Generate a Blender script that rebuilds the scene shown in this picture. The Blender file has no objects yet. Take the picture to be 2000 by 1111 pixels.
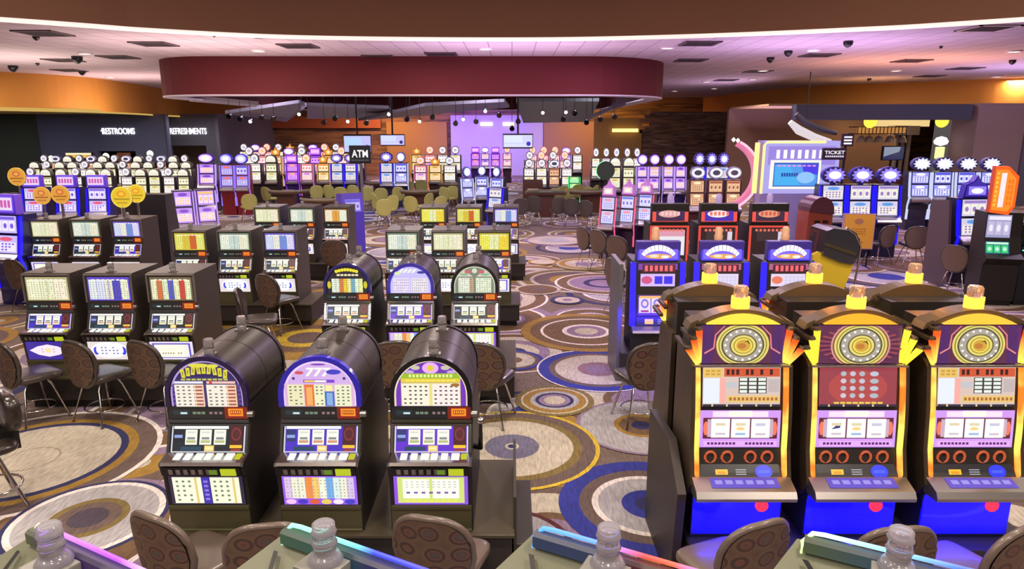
import bpy, bmesh, math, random
from mathutils import Vector, Matrix
R = math.radians
PI = math.pi
SC = bpy.context.scene
COL = SC.collection
# ------------------------------------------------------------------ camera
FPX = 1340.0
CH = 3.23
TH = math.atan(303 / FPX)
CT, ST = math.cos(TH), math.sin(TH)
cam_d = bpy.data.cameras.new('camera')
cam = bpy.data.objects.new('camera', cam_d)
COL.objects.link(cam)
cam.location = (0, 0, CH)
cam.rotation_euler = (PI / 2 - TH, 0, 0)
cam_d.sensor_width = 36
cam_d.lens = 36 * FPX / 2000
cam_d.clip_end = 200
SC.camera = cam
# ------------------------------------------------------------------ world, exposure
w = bpy.data.worlds.new('world')
SC.world = w
w.use_nodes = True
w.node_tree.nodes['Background'].inputs[0].default_value = (0.8, 0.72, 0.7, 1)
w.node_tree.nodes['Background'].inputs[1].default_value = 0.12
SC.view_settings.view_transform = 'Standard'
SC.view_settings.look = 'None'
SC.view_settings.exposure = 0.0
SC.view_settings.gamma = 1.0
SC.view_settings.use_curve_mapping = False


def lin(c):
    return tuple(((v / 255) / 12.92 if v / 255 <= 0.04045 else ((v / 255 + 0.055) / 1.055) ** 2.4) for v in c[:3])


def lamp(name, loc, power, col=(255, 236, 214), size=0.6, rot=(0, 0, 0), sy=None, spread=PI):
    d = bpy.data.lights.new(name, 'AREA')
    d.energy = power * 1.35
    d.color = lin(col)
    d.size = size
    d.spread = spread
    if sy:
        d.shape = 'RECTANGLE'
        d.size_y = sy
    else:
        d.shape = 'DISK'
    o = bpy.data.objects.new(name, d)
    COL.objects.link(o)
    o.location = loc
    o.rotation_euler = rot
    return o


# recessed downlights of the near high ceiling and of the main ceiling
for i, (x, y) in enumerate([(-5, -2.5), (0, -2.5), (5, -2.5), (-7, 1.5), (-2.4, 1.5), (2.4, 1.5), (7, 1.5), (-5, 6), (0, 6), (5, 6)]):
    lamp('downlight_and_fill_lamp', (x, y, 6.45), 150, (255, 238, 220), 0.9)
for x in (-13, -7.5, -2.5, 2.5, 7.5, 13):
    for y in (14.0, 19.5):
        lamp('downlight_and_fill_lamp', (x, y, 5.3), 105, (255, 236, 222) if x < 0 else (240, 214, 255), 0.8)
for x in (-20, -15, 10, 16, 22):
    for y in (25, 31):
        lamp('downlight_and_fill_lamp', (x, y, 5.3), 110, (255, 232, 218), 0.8)
for x in (-9, -5, -1, 3):
    for y in (26, 33, 40, 46):
        lamp('spot_lamp', (x, y, 5.0), 75, (240, 226, 255), 0.6)
# coves that wash the tiled ceiling from the top of the soffits
for x, y, rz in ((-8, 11.6, -10), (-3, 12.4, -4), (3, 12.4, 4), (8, 11.6, 10)):
    lamp('cove_lamp', (x, y, 4.75), 60, (255, 214, 226), 5.0, (PI, 0, R(rz)), 0.5)
for x, y, c in ((-16, 22, (255, 232, 222)), (-8, 18.5, (255, 226, 226)), (0, 18.5, (240, 205, 255)), (8, 18.5, (225, 190, 255)), (13, 23, (255, 180, 150)), (19, 25, (215, 185, 255)), (12, 33, (235, 200, 250)), (-16, 30, (255, 220, 215))):
    lamp('uplight_fill', (x, y, 3.2), 135, c, 5.0, (PI, 0, 0), 3.0)  # added upward panels floating in open air, only to brighten the ceiling
for x, y in ((-29, 30), (-24, 33.5), (-19, 34), (-17.5, 38.5)):
    lamp('downlight_and_fill_lamp', (x, y, 3.95), 60, (225, 225, 255), 0.6)  # added fill that lightens the dark restroom wall, no fittings here
for x in (17, 20, 23):
    lamp('bar_fill_lamp', (x, 34.4, 4.1), 45, (255, 210, 150), .5)  # added fill that lightens the dark bar back, no fittings drawn
# coloured stage wash on the far wall
lamp('stage_lamp', (-2.2, 45.5, 4.9), 420, (120, 70, 255), 3.0, (R(28), 0, 0), 0.6)
lamp('stage_lamp', (-8.5, 46.5, 4.9), 170, (255, 180, 70), 3.0, (R(28), 0, 0), 0.6)
lamp('stage_lamp', (6.0, 46.5, 4.9), 170, (255, 190, 60), 4.0, (R(28), 0, 0), 0.6)


# ------------------------------------------------------------------ pixel to place
def ray(px, py):
    u = (px - 1000) / FPX
    v = (555.5 - py) / FPX
    return u, CT + ST * v, -ST + CT * v


def at(px, py, z):
    a = ray(px, py)
    t = (z - CH) / a[2]
    return a[0] * t, a[1] * t


def atY(px, py, Y):
    a = ray(px, py)
    t = Y / a[1]
    return a[0] * t, CH + a[2] * t


# ------------------------------------------------------------------ materials
MATS = {}


def nodes_of(m):
    m.use_nodes = True
    return m.node_tree.nodes, m.node_tree.links, m.node_tree.nodes['Principled BSDF']


def mat(name, col, rough=0.5, metal=0.0, em=None, es=0.0, noise=0.0, nscale=20, coat=0.0, trans=0.0):
    if name in MATS:
        return MATS[name]
    m = bpy.data.materials.new(name)
    N, L, b = nodes_of(m)
    b.inputs['Base Color'].default_value = (*lin(col), 1)
    b.inputs['Roughness'].default_value = rough
    b.inputs['Metallic'].default_value = metal
    b.inputs['Coat Weight'].default_value = coat
    b.inputs['Transmission Weight'].default_value = trans
    if em:
        b.inputs['Emission Color'].default_value = (*lin(em), 1)
        b.inputs['Emission Strength'].default_value = es
    if noise:
        tc = N.new('ShaderNodeTexCoord')
        n = N.new('ShaderNodeTexNoise')
        n.inputs['Scale'].default_value = nscale
        n.inputs['Detail'].default_value = 4
        mx = N.new('ShaderNodeMix')
        mx.data_type = 'RGBA'
        c = lin(col)
        mx.inputs[6].default_value = (*[v * (1 - noise) for v in c], 1)
        mx.inputs[7].default_value = (*[min(1, v * (1 + noise)) for v in c], 1)
        L.new(tc.outputs['Object'], n.inputs['Vector'])
        L.new(n.outputs['Fac'], mx.inputs[0])
        L.new(mx.outputs[2], b.inputs['Base Color'])
    MATS[name] = m
    return m


def lit(name, col, s=1.0):
    return mat(name, (8, 8, 8), 0.35, 0, col, s)


def attr_mat(name, strength, rough=0.3, base=0.12):
    m = bpy.data.materials.new(name)
    N, L, b = nodes_of(m)
    a = N.new('ShaderNodeAttribute')
    a.attribute_name = 'Col'
    b.inputs['Roughness'].default_value = rough
    if strength > 0:
        b.inputs['Base Color'].default_value = (0.02, 0.02, 0.02, 1)
        L.new(a.outputs['Color'], b.inputs['Emission Color'])
        b.inputs['Emission Strength'].default_value = strength
    else:
        L.new(a.outputs['Color'], b.inputs['Base Color'])
    MATS[name] = m
    return m


ART = attr_mat('backlit_glass_art', 1.12)
PAINT = attr_mat('printed_paint', 0)
BLACK = mat('black_plastic', (22, 20, 19), 0.35)
CAB = mat('charcoal_cabinet_paint', (58, 50, 44), 0.42, noise=0.08, nscale=6)
CABD = mat('dark_cabinet_paint', (32, 28, 26), 0.45)
OLIVE = mat('bronze_painted_door', (82, 78, 54), 0.35, 0.35)
CHROME = mat('polished_chrome', (205, 200, 198), 0.16, 1.0)
STEEL = mat('satin_steel', (165, 160, 158), 0.32, 0.9)
BRONZE = mat('weathered_bronze', (80, 66, 52), 0.4, 0.5, noise=0.25, nscale=14)
GLASS = mat('clear_candle_plastic', (205, 198, 198), 0.1, 0.0, trans=0.8)
DGLASS = mat('dark_glass', (12, 12, 16), 0.08, 0.0, coat=1.0)
BROWN = mat('brown_back_panel', (70, 46, 36), 0.5)
LEATH = mat('dark_leather', (62, 54, 50), 0.32, coat=0.3)
VINYL = mat('taupe_vinyl', (98, 84, 76), 0.35, coat=0.2)
OLIVEF = mat('olive_fabric', (172, 170, 96), 0.7)
WOOD = mat('dark_wood', (84, 50, 36), 0.4, noise=0.2, nscale=8)
FELT = mat('table_felt', (52, 84, 62), 0.9)


def fabric():
    m = bpy.data.materials.new('chair_back_fabric')
    N, L, b = nodes_of(m)
    tc = N.new('ShaderNodeTexCoord')
    mp = N.new('ShaderNodeMapping')
    mp.inputs['Scale'].default_value = (6.2, 0.2, 8.0)
    v = N.new('ShaderNodeTexVoronoi')
    v.inputs['Scale'].default_value = 1.0
    v.inputs['Randomness'].default_value = 0.25
    r = N.new('ShaderNodeValToRGB')
    e = r.color_ramp.elements
    e[0].position = 0.0
    e[0].color = (*lin((84, 74, 72)), 1)
    e[1].position = 0.23
    e[1].color = (*lin((74, 62, 60)), 1)
    for p, c in ((0.25, (98, 66, 50)), (0.31, (100, 68, 52)), (0.33, (62, 46, 42)), (0.42, (68, 50, 44)), (0.44, (98, 76, 58)), (0.8, (80, 60, 48))):
        q = e.new(p)
        q.color = (*lin(c), 1)
    L.new(tc.outputs['Object'], mp.inputs['Vector'])
    L.new(mp.outputs[0], v.inputs['Vector'])
    L.new(v.outputs['Distance'], r.inputs[0])
    L.new(r.outputs[0], b.inputs['Base Color'])
    b.inputs['Roughness'].default_value = 0.55
    return m


FAB = fabric()


def carpet():
    m = bpy.data.materials.new('patterned_carpet')
    N, L, b = nodes_of(m)
    a = N.new('ShaderNodeAttribute')
    a.attribute_name = 'Col'
    tc = N.new('ShaderNodeTexCoord')
    mp = N.new('ShaderNodeMapping')
    mp.inputs['Scale'].default_value = (26, 5, 1)
    n = N.new('ShaderNodeTexNoise')
    n.inputs['Scale'].default_value = 1.6
    n.inputs['Detail'].default_value = 5
    n2 = N.new('ShaderNodeTexNoise')
    n2.inputs['Scale'].default_value = 1.3
    n2.inputs['Detail'].default_value = 3
    L.new(tc.outputs['Object'], mp.inputs[0])
    L.new(mp.outputs[0], n.inputs['Vector'])
    L.new(tc.outputs['Object'], n2.inputs['Vector'])
    mr = N.new('ShaderNodeMapRange')
    mr.inputs[1].default_value = 0.3
    mr.inputs[2].default_value = 0.7
    mr.inputs[3].default_value = 0.72
    mr.inputs[4].default_value = 1.22
    L.new(n.outputs['Fac'], mr.inputs[0])
    mr2 = N.new('ShaderNodeMapRange')
    mr2.inputs[1].default_value = 0.3
    mr2.inputs[2].default_value = 0.7
    mr2.inputs[3].default_value = 0.85
    mr2.inputs[4].default_value = 1.12
    L.new(n2.outputs['Fac'], mr2.inputs[0])
    mu = N.new('ShaderNodeMath')
    mu.operation = 'MULTIPLY'
    L.new(mr.outputs[0], mu.inputs[0])
    L.new(mr2.outputs[0], mu.inputs[1])
    vm = N.new('ShaderNodeVectorMath')
    vm.operation = 'SCALE'
    L.new(a.outputs['Color'], vm.inputs[0])
    L.new(mu.outputs[0], vm.inputs['Scale'])
    L.new(vm.outputs[0], b.inputs['Base Color'])
    b.inputs['Roughness'].default_value = 0.92
    return m


def tiles():
    m = bpy.data.materials.new('ceiling_tiles')
    N, L, b = nodes_of(m)
    tc = N.new('ShaderNodeTexCoord')
    br = N.new('ShaderNodeTexBrick')
    br.offset = 0.0
    br.inputs['Scale'].default_value = 1.0
    br.inputs['Brick Width'].default_value = 0.62
    br.inputs['Row Height'].default_value = 0.62
    br.inputs['Mortar Size'].default_value = 0.012
    br.inputs['Color1'].default_value = (*lin((206, 190, 192)), 1)
    br.inputs['Color2'].default_value = (*lin((196, 180, 184)), 1)
    br.inputs['Mortar'].default_value = (*lin((140, 124, 130)), 1)
    L.new(tc.outputs['Object'], br.inputs['Vector'])
    L.new(br.outputs['Color'], b.inputs['Base Color'])
    b.inputs['Roughness'].default_value = 0.85
    return m


def strata(name, cols, sc=1.0):
    m = bpy.data.materials.new(name)
    N, L, b = nodes_of(m)
    tc = N.new('ShaderNodeTexCoord')
    mp = N.new('ShaderNodeMapping')
    mp.inputs['Scale'].default_value = (0.12 * sc, 0.1, 1.5 * sc)
    n = N.new('ShaderNodeTexNoise')
    n.inputs['Scale'].default_value = 2.0
    n.inputs['Detail'].default_value = 4
    r = N.new('ShaderNodeValToRGB')
    e = r.color_ramp.elements
    e[0].position = 0.3
    e[0].color = (*lin(cols[0]), 1)
    e[1].position = 0.7
    e[1].color = (*lin(cols[-1]), 1)
    for i, c in enumerate(cols[1:-1]):
        q = e.new(0.3 + 0.4 * (i + 1) / (len(cols) - 1))
        q.color = (*lin(c), 1)
    L.new(tc.outputs['Object'], mp.inputs[0])
    L.new(mp.outputs[0], n.inputs['Vector'])
    L.new(n.outputs['Fac'], r.inputs[0])
    L.new(r.outputs[0], b.inputs['Base Color'])
    b.inputs['Roughness'].default_value = 0.6
    return m


# ------------------------------------------------------------------ mesh builder
class MB:
    def __init__(s):
        s.v, s.f, s.m, s.c = [], [], [], []
        s.smooth = []

    def add(s, vs, fs, mi=0, col=None, sm=False):
        o = len(s.v)
        s.v += [tuple(p) for p in vs]
        for f in fs:
            s.f.append([o + i for i in f])
            s.m.append(mi)
            s.c.append(col)
            s.smooth.append(sm)
        return s

    def box(s, x0, x1, y0, y1, z0, z1, mi=0, b=0.0):
        if b > 0:
            bm = bmesh.new()
            bmesh.ops.create_cube(bm, size=1)
            for q in bm.verts:
                q.co = ((x0 + x1) / 2 + q.co.x * (x1 - x0), (y0 + y1) / 2 + q.co.y * (y1 - y0), (z0 + z1) / 2 + q.co.z * (z1 - z0))
            bmesh.ops.bevel(bm, geom=list(bm.edges), offset=b, segments=2, affect='EDGES', profile=0.6)
            s.frombm(bm, mi, None, False)
            return s
        vs = [(x, y, z) for x in (x0, x1) for y in (y0, y1) for z in (z0, z1)]
        return s.add(vs, [(0, 1, 3, 2), (4, 6, 7, 5), (0, 4, 5, 1), (2, 3, 7, 6), (0, 2, 6, 4), (1, 5, 7, 3)], mi)

    def frombm(s, bm, mi=0, M=None, sm=False):
        bm.verts.ensure_lookup_table()
        bm.verts.index_update()
        vs = [(M @ q.co if M else q.co.copy()) for q in bm.verts]
        s.add(vs, [[q.index for q in f.verts] for f in bm.faces], mi, None, sm)
        bm.free()

    def prism(s, prof, a0, a1, axis='x', mi=0, sm=False):
        """profile extruded along an axis: x -> (y,z) profile, y -> (x,z), z -> (x,y)"""
        n = len(prof)

        def mk(p, a):
            return {'x': (a, p[0], p[1]), 'y': (p[0], a, p[1]), 'z': (p[0], p[1], a)}[axis]
        vs = [mk(p, a0) for p in prof] + [mk(p, a1) for p in prof]
        s.add(vs, [list(range(n)), list(range(2 * n - 1, n - 1, -1))], mi)
        if sm:
            s.v += [tuple(p) for p in vs]
        o = len(s.v) - 2 * n
        for i in range(n):
            j = (i + 1) % n
            s.f.append([o + i, o + j, o + n + j, o + n + i])
            s.m.append(mi)
            s.c.append(None)
            s.smooth.append(sm)
        return s

    def tube(s, path, r, seg=8, mi=0, closed=False):
        P = [Vector(p) for p in path]
        n = len(P)
        rings = []
        for i, p in enumerate(P):
            if closed:
                d = P[(i + 1) % n] - P[i - 1]
            else:
                d = P[min(i + 1, n - 1)] - P[max(i - 1, 0)]
            d.normalize()
            up = Vector((0, 0, 1)) if abs(d.z) < 0.95 else Vector((0, 1, 0))
            a = d.cross(up).normalized()
            b = a.cross(d)
            rr = r[i] if isinstance(r, (list, tuple)) else r
            rings.append([p + a * rr * math.cos(2 * PI * k / seg) + b * rr * math.sin(2 * PI * k / seg) for k in range(seg)])
        vs = [q for g in rings for q in g]
        fs = []
        for i in range(n if closed else n - 1):
            j = (i + 1) % n
            for k in range(seg):
                l = (k + 1) % seg
                fs.append([i * seg + k, i * seg + l, j * seg + l, j * seg + k])
        s.add(vs, fs, mi, None, True)
        if not closed:
            s.add(rings[0], [list(range(seg))[::-1]], mi)
            s.add(rings[-1], [list(range(seg))], mi)
        return s

    def lathe(s, prof, cx=0, cy=0, seg=20, mi=0, cz=0):
        vs, fs = [], []
        for r, z in prof:
            for k in range(seg):
                a = 2 * PI * k / seg
                vs.append((cx + r * math.cos(a), cy + r * math.sin(a), cz + z))
        for i in range(len(prof) - 1):
            for k in range(seg):
                l = (k + 1) % seg
                fs.append([i * seg + k, i * seg + l, (i + 1) * seg + l, (i + 1) * seg + k])
        s.add(vs, fs, mi, None, True)
        n = len(prof) - 1
        s.add(vs[:seg], [list(range(seg))[::-1]], mi)
        s.add(vs[n * seg:], [list(range(seg))], mi)
        return s

    def mesh(s, name, mats):
        me = bpy.data.meshes.new(name)
        me.from_pydata([tuple(p) for p in s.v], [], s.f)
        for m in (mats if isinstance(mats, (list, tuple)) else [mats]):
            me.materials.append(m)
        for i, p in enumerate(me.polygons):
            p.material_index = s.m[i]
            p.use_smooth = s.smooth[i]
        if any(c is not None for c in s.c):
            ca = me.color_attributes.new('Col', 'FLOAT_COLOR', 'CORNER')
            for i, p in enumerate(me.polygons):
                c = s.c[i] or (1, 1, 1)
                for li in p.loop_indices:
                    ca.data[li].color = (*c, 1)
        me.update()
        return me


class Art(MB):
    """Flat coloured artwork on a panel: u to the right, v upward, each shape a hair in front of the last."""

    def __init__(s, o=(0, 0, 0), ud=(1, 0, 0), vd=(0, 0, 1), step=0.0006, mi=0):
        super().__init__()
        s.o, s.ud, s.vd = Vector(o), Vector(ud).normalized(), Vector(vd).normalized()
        s.n = s.ud.cross(s.vd)
        s.k = 0
        s.step = step
        s.mi = mi

    def P(s, u, v):
        return s.o + s.ud * u + s.vd * v + s.n * (s.k * s.step)

    def poly(s, pts, col):
        s.k += 1
        s.add([s.P(*p) for p in pts], [list(range(len(pts)))], s.mi, lin(col))
        return s

    def rect(s, u0, v0, u1, v1, col):
        return s.poly([(u0, v0), (u1, v0), (u1, v1), (u0, v1)], col)

    def rects(s, lst, col):
        s.k += 1
        for u0, v0, u1, v1 in lst:
            s.add([s.P(u0, v0), s.P(u1, v0), s.P(u1, v1), s.P(u0, v1)], [[0, 1, 2, 3]], s.mi, lin(col))
        return s

    def ell(s, cu, cv, ru, rv, col, n=28):
        return s.poly([(cu + ru * math.cos(2 * PI * i / n), cv + rv * math.sin(2 * PI * i / n)) for i in range(n)], col)

    def marks(s, u0, v0, u1, v1, nu, nv, col, fu=0.5, fv=0.45, rnd=None):
        L_ = []
        du, dv = (u1 - u0) / nu, (v1 - v0) / nv
        for i in range(nu):
            for j in range(nv):
                if rnd and rnd.random() < 0.15:
                    continue
                cu, cv = u0 + (i + .5) * du, v0 + (j + .5) * dv
                L_.append((cu - du * fu / 2, cv - dv * fv / 2, cu + du * fu / 2, cv + dv * fv / 2))
        return s.rects(L_, col)

    def text(s, txt, cu, cv, h, col, sx=1.0, wmax=None):
        s.k += 1
        c = bpy.data.curves.new('t', 'FONT')
        c.body = txt
        c.size = 1.0
        c.align_x = 'CENTER'
        c.align_y = 'CENTER'
        c.offset = 0.02
        o = bpy.data.objects.new('t', c)
        COL.objects.link(o)
        dg = bpy.context.evaluated_depsgraph_get()
        me = bpy.data.meshes.new_from_object(o.evaluated_get(dg))
        xs = [q.co.x for q in me.vertices]
        ys = [q.co.y for q in me.vertices]
        k = h / (max(ys) - min(ys))
        my = (max(ys) + min(ys)) / 2
        mx = (max(xs) + min(xs)) / 2
        kx = k * sx
        if wmax:
            kx = wmax / (max(xs) - min(xs))
        s.add([s.P(cu + (q.co.x - mx) * kx, cv + (q.co.y - my) * k) for q in me.vertices], [list(p.vertices) for p in me.polygons], s.mi, lin(col))
        bpy.data.objects.remove(o)
        bpy.data.meshes.remove(me)
        bpy.data.curves.remove(c)
        return s


# ------------------------------------------------------------------ object helpers
CACHE = {}


def thing(name, label, cat, loc=(0, 0, 0), rz=0.0, group=None):
    o = bpy.data.objects.new(name, None)
    o.empty_display_size = 0.1
    COL.objects.link(o)
    o.location = loc
    o.rotation_euler = (0, 0, rz)
    o['label'] = label
    o['category'] = cat
    if group:
        o['group'] = group
    return o


def part(name, mb, mats, parent, label=None, key=None):
    """one mesh object; with a key the mesh data is shared between copies (mb may then be a function)"""
    if key is not None:
        if key not in CACHE:
            b = mb() if callable(mb) else mb
            CACHE[key] = b.mesh(name, mats)
        me = CACHE[key]
    else:
        me = (mb() if callable(mb) else mb).mesh(name, mats)
    o = bpy.data.objects.new(name, me)
    COL.objects.link(o)
    o.parent = parent
    if label:
        o['label'] = label
    return o


def solo(name, mb, mats, label, cat, loc=(0, 0, 0), rz=0, group=None, key=None):
    o = part(name, mb, mats, None, label, key)
    o.location = loc
    o.rotation_euler = (0, 0, rz)
    o['category'] = cat
    if group:
        o['group'] = group
    return o


def struct(name, mb, mats):
    o = part(name, mb, mats, None)
    o['kind'] = 'structure'
    return o


# ================================================================== SETTING
CEIL = 5.4
# ---- floor: carpet with concentric medallions
base_c = (112, 95, 86)
fl = MB()
fl.add([(-34, -6, 0), (34, -6, 0), (34, 56, 0), (-34, 56, 0)], [[0, 1, 2, 3]], 0, lin(base_c))


def medal(cx, cy, rad, rings, z, dx=0.0):
    """rings: list of (outer fraction, colour), from outside in"""
    n = 40 if rad > 0.6 else 28
    for i, (fr, c) in enumerate(rings):
        r1 = rad * fr
        r0 = rad * (rings[i + 1][0] if i + 1 < len(rings) else 0)
        o = i * dx * rad
        o2 = (i + 1) * dx * rad
        vs = [(cx + o + r1 * math.cos(2 * PI * k / n), cy + r1 * math.sin(2 * PI * k / n), z) for k in range(n)]
        if r0 > 0:
            vs += [(cx + o2 + r0 * math.cos(2 * PI * k / n), cy + r0 * math.sin(2 * PI * k / n), z) for k in range(n)]
            fl.add(vs, [[k, (k + 1) % n, n + (k + 1) % n, n + k] for k in range(n)], 0, lin(c))
        else:
            fl.add(vs, [list(range(n))], 0, lin(c))


CREAM, NAVY, GOLD, TAUPE, LGREY, BLUE2, BRN, LILAC, YEL, WHITE, MAR, OLV = (184, 174, 158), (42, 42, 88), (150, 116, 48), (100, 82, 76), (164, 160, 164), (44, 50, 140), (108, 82, 58), (136, 114, 140), (200, 170, 50), (222, 212, 208), (88, 38, 42), (118, 100, 54)
pal = [[(1, WHITE), (.96, BRN), (.8, CREAM), (.6, LILAC), (.42, CREAM), (.2, NAVY)],
       [(1, GOLD), (.85, TAUPE), (.72, CREAM), (.4, BRN), (.3, LILAC)],
       [(1, NAVY), (.88, TAUPE), (.7, WHITE), (.65, LGREY), (.3, BLUE2)],
       [(1, CREAM), (.9, OLV), (.75, CREAM), (.68, TAUPE), (.4, GOLD), (.15, CREAM)],
       [(1, LILAC), (.85, WHITE), (.8, BRN), (.5, LILAC), (.45, WHITE), (.4, LILAC)]]
rg = random.Random(5)
for i in range(-16, 17):
    for j in range(0, 26):
        cx = i * 1.75 + rg.uniform(-.55, .55)
        cy = 1.0 + j * 1.75 + rg.uniform(-.55, .55)
        medal(cx, cy, rg.uniform(.65, 1.25), pal[rg.randrange(5)], 0.0006 * (1 + (i % 3) + 3 * (j % 3)), rg.uniform(-.02, .02))
zl = 0.0066
for px, py, hw, rings in [
        (60, 897, 232, [(1, WHITE), (.955, TAUPE), (.81, GOLD), (.73, NAVY), (.67, CREAM), (.22, (150, 138, 124)), (.205, CREAM)]),
        (172, 1012, 146, [(1, NAVY), (.94, WHITE), (.86, LGREY), (.5, OLV), (.4, TAUPE), (.25, (70, 60, 74))]),
        (600, 660, 150, [(1, CREAM), (.9, GOLD), (.6, BRN), (.4, YEL), (.25, TAUPE)]),
        (975, 1075, 150, [(1, MAR), (.92, LGREY), (.5, LILAC)]),
        (1267, 986, 176, [(1, BLUE2), (.77, TAUPE), (.63, WHITE), (.56, LGREY), (.3, BLUE2), (.15, NAVY)]),
        (1252, 832, 126, [(1, LILAC), (.94, LGREY), (.42, GOLD), (.34, BRN), (.15, NAVY)]),
        (1000, 873, 171, [(1, YEL), (.95, TAUPE), (.8, OLV), (.7, CREAM), (.31, (104, 100, 124)), (.08, CREAM), (.05, NAVY)]),
        (1002, 704, 60, [(1, BLUE2), (.85, TAUPE), (.72, CREAM), (.3, BRN)]),
        (1168, 722, 120, [(1, WHITE), (.97, BLUE2), (.8, TAUPE), (.7, CREAM), (.33, (140, 108, 118)), (.2, LILAC)]),
        (1083, 783, 77, [(1, OLV), (.86, CREAM), (.8, GOLD), (.62, LGREY), (.49, NAVY), (.4, LILAC), (.27, CREAM)]),
        (1145, 648, 128, [(1, GOLD), (.86, BRN), (.7, WHITE), (.66, BRN), (.37, WHITE), (.3, LILAC), (.18, CREAM)]),
        (1050, 566, 45, [(1, CREAM), (.85, BRN), (.4, TAUPE)]),
        (1180, 554, 97, [(1, WHITE), (.95, BRN), (.75, CREAM), (.7, LILAC), (.42, NAVY), (.3, LILAC)]),
        (1144, 516, 68, [(1, OLV), (.85, CREAM), (.78, GOLD), (.6, CREAM), (.3, LILAC)]),
        (1083, 470, 58, [(1, LILAC), (.9, CREAM), (.5, LGREY)]),
        (1060, 512, 30, [(1, GOLD), (.8, CREAM)]),
        (1108, 587, 33, [(1, NAVY), (.75, CREAM), (.3, LILAC)]),
        (1655, 520, 70, [(1, CREAM), (.9, BRN), (.6, LILAC)]),
        (1750, 600, 110, [(1, LILAC), (.92, BRN), (.7, (128, 100, 118)), (.4, BRN)]),
        (1790, 520, 90, [(1, BRN), (.85, LILAC), (.75, BRN), (.4, (130, 96, 84))])]:
    cx, cy = at(px, py, 0)
    r = abs(at(px + hw, py, 0)[0] - cx)
    medal(cx, cy, r, rings, zl)
    zl += 0.0006
struct('floor', fl, carpet())

# ---- walls
WALLB = mat('slate_blue_wall', (88, 88, 106), 0.75)
WALLG = mat('dark_green_wall', (52, 56, 40), 0.8)
WALLT = mat('taupe_wall', (128, 108, 100), 0.8)
SOFB = mat('brown_soffit_paint', (116, 72, 52), 0.7, noise=0.1, nscale=0.6)
SOFO = mat('orange_soffit_paint', (206, 142, 52), 0.6, noise=0.08, nscale=0.4)
SOFR = mat('burgundy_soffit_paint', (90, 20, 24), 0.85, noise=0.06, nscale=0.5)
DARKC = mat('dark_ceiling_void', (58, 44, 48), 0.8)
WOODW = strata('layered_wood_wall', [(120, 76, 52), (160, 118, 72), (84, 60, 46), (176, 138, 88)], 1.0)
YB = 50.0
wl = MB()
wl.box(-30, 30, YB, YB + .3, 0, CEIL)
struct('wall_back', wl, WOODW)
wl = MB()
wl.box(-33.3, -33, -6, YB, 0, 6.7)
struct('wall_left', wl, WALLG)
wl = MB()
wl.box(33, 33.3, -6, YB, 0, 6.7)
struct('wall_right', wl, WALLT)
# restroom wall block and refreshment alcove on the left
xa = at(75, 330, 0)
wl = MB()
Yr = 37.0
x0 = atY(75, 260, Yr)[0]
x1 = atY(323, 260, Yr)[0]
wl.add([(x0 - 9, Yr - 5, 0), (x0, Yr, 0), (x0, Yr, 4.0), (x0 - 9, Yr - 5, 4.0)], [[0, 1, 2, 3]])
struct('wall_far_left', wl, WALLG)
wl = MB()
wl.box(x0, x1, Yr, Yr + .3, 2.1, 4.0)
wl.box(x0, x0 + 3.0, Yr, Yr + .3, 0, 2.1)
wl.box(x0 + 5.0, x1, Yr, Yr + .3, 0, 2.1)
wl.box(x1 - .02, x1 + .1, Yr, Yr + .3, 0, 4.0)
struct('wall_restroom', wl, WALLB)
wl = MB()
x2 = atY(430, 260, 41.0)[0]
x1b = atY(330, 260, 41.0)[0]
wl.box(x1b - .6, x2, 41, 41.3, 2.3, 4.1)
wl.box(x2 - .9, x2, 41, 41.3, 0, 2.3)
wl.box(x2 - .1, x2 + .1, 40.6, YB, 0, 4.1)
wl.box(x1b - .6, x1b, 41, 41.3, 0, 2.3)
struct('wall_refreshments', wl, mat('grey_wall', (104, 100, 104), 0.8))
wl = MB()
wl.box(x1b - 2, x2, 44, 44.2, 0, 4.1)
struct('wall_alcove', wl, mat('cream_wall', (178, 160, 136), 0.8))


def band(pts, z0, z1, th=0.25):
    """a curved upright band through plan points, with thickness"""
    m = MB()
    n = len(pts)
    P = [Vector((p[0], p[1])) for p in pts]
    Q = []
    for i in range(n):
        d = (P[min(i + 1, n - 1)] - P[max(i - 1, 0)]).normalized()
        Q.append(P[i] + Vector((-d.y, d.x)) * th)
    vs = []
    for i in range(n):
        vs += [(P[i].x, P[i].y, z0), (P[i].x, P[i].y, z1), (Q[i].x, Q[i].y, z1), (Q[i].x, Q[i].y, z0)]
    fs = []
    for i in range(n - 1):
        for k in range(4):
            a, b = i * 4 + k, i * 4 + (k + 1) % 4
            fs.append([a, b, b + 4, a + 4])
    m.add(vs, fs, 0, None, False)
    return m


def smooth_pts(ctrl, n=8):
    out = []
    C_ = [Vector(c) for c in ctrl]
    for i in range(len(C_) - 1):
        p0, p1, p2, p3 = C_[max(i - 1, 0)], C_[i], C_[i + 1], C_[min(i + 2, len(C_) - 1)]
        for k in range(n):
            t = k / n
            out.append(0.5 * ((2 * p1) + (-p0 + p2) * t + (2 * p0 - 5 * p1 + 4 * p2 - p3) * t * t + (-p0 + 3 * p1 - 3 * p2 + p3) * t ** 3))
    out.append(C_[-1])
    return [tuple(p) for p in out]


# near brown soffit
zb = 4.7
ctrl = [(-26, -2), (-14, 5.2)] + [at(px, py, zb) for px, py in ((0, 33), (300, 55), (600, 69), (1000, 73), (1300, 68), (1650, 54), (2000, 33))] + [(14, 5.2), (26, -2)]
sp = smooth_pts(ctrl)
struct('trim_1', band(sp, zb, 6.6, 0.3), SOFB)
struct('trim_2', band([(x, y - .005) for x, y in sp], zb - .032, zb - .001, 0.28), lit('cream_cove_lip', (255, 232, 222), 1.1))
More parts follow.
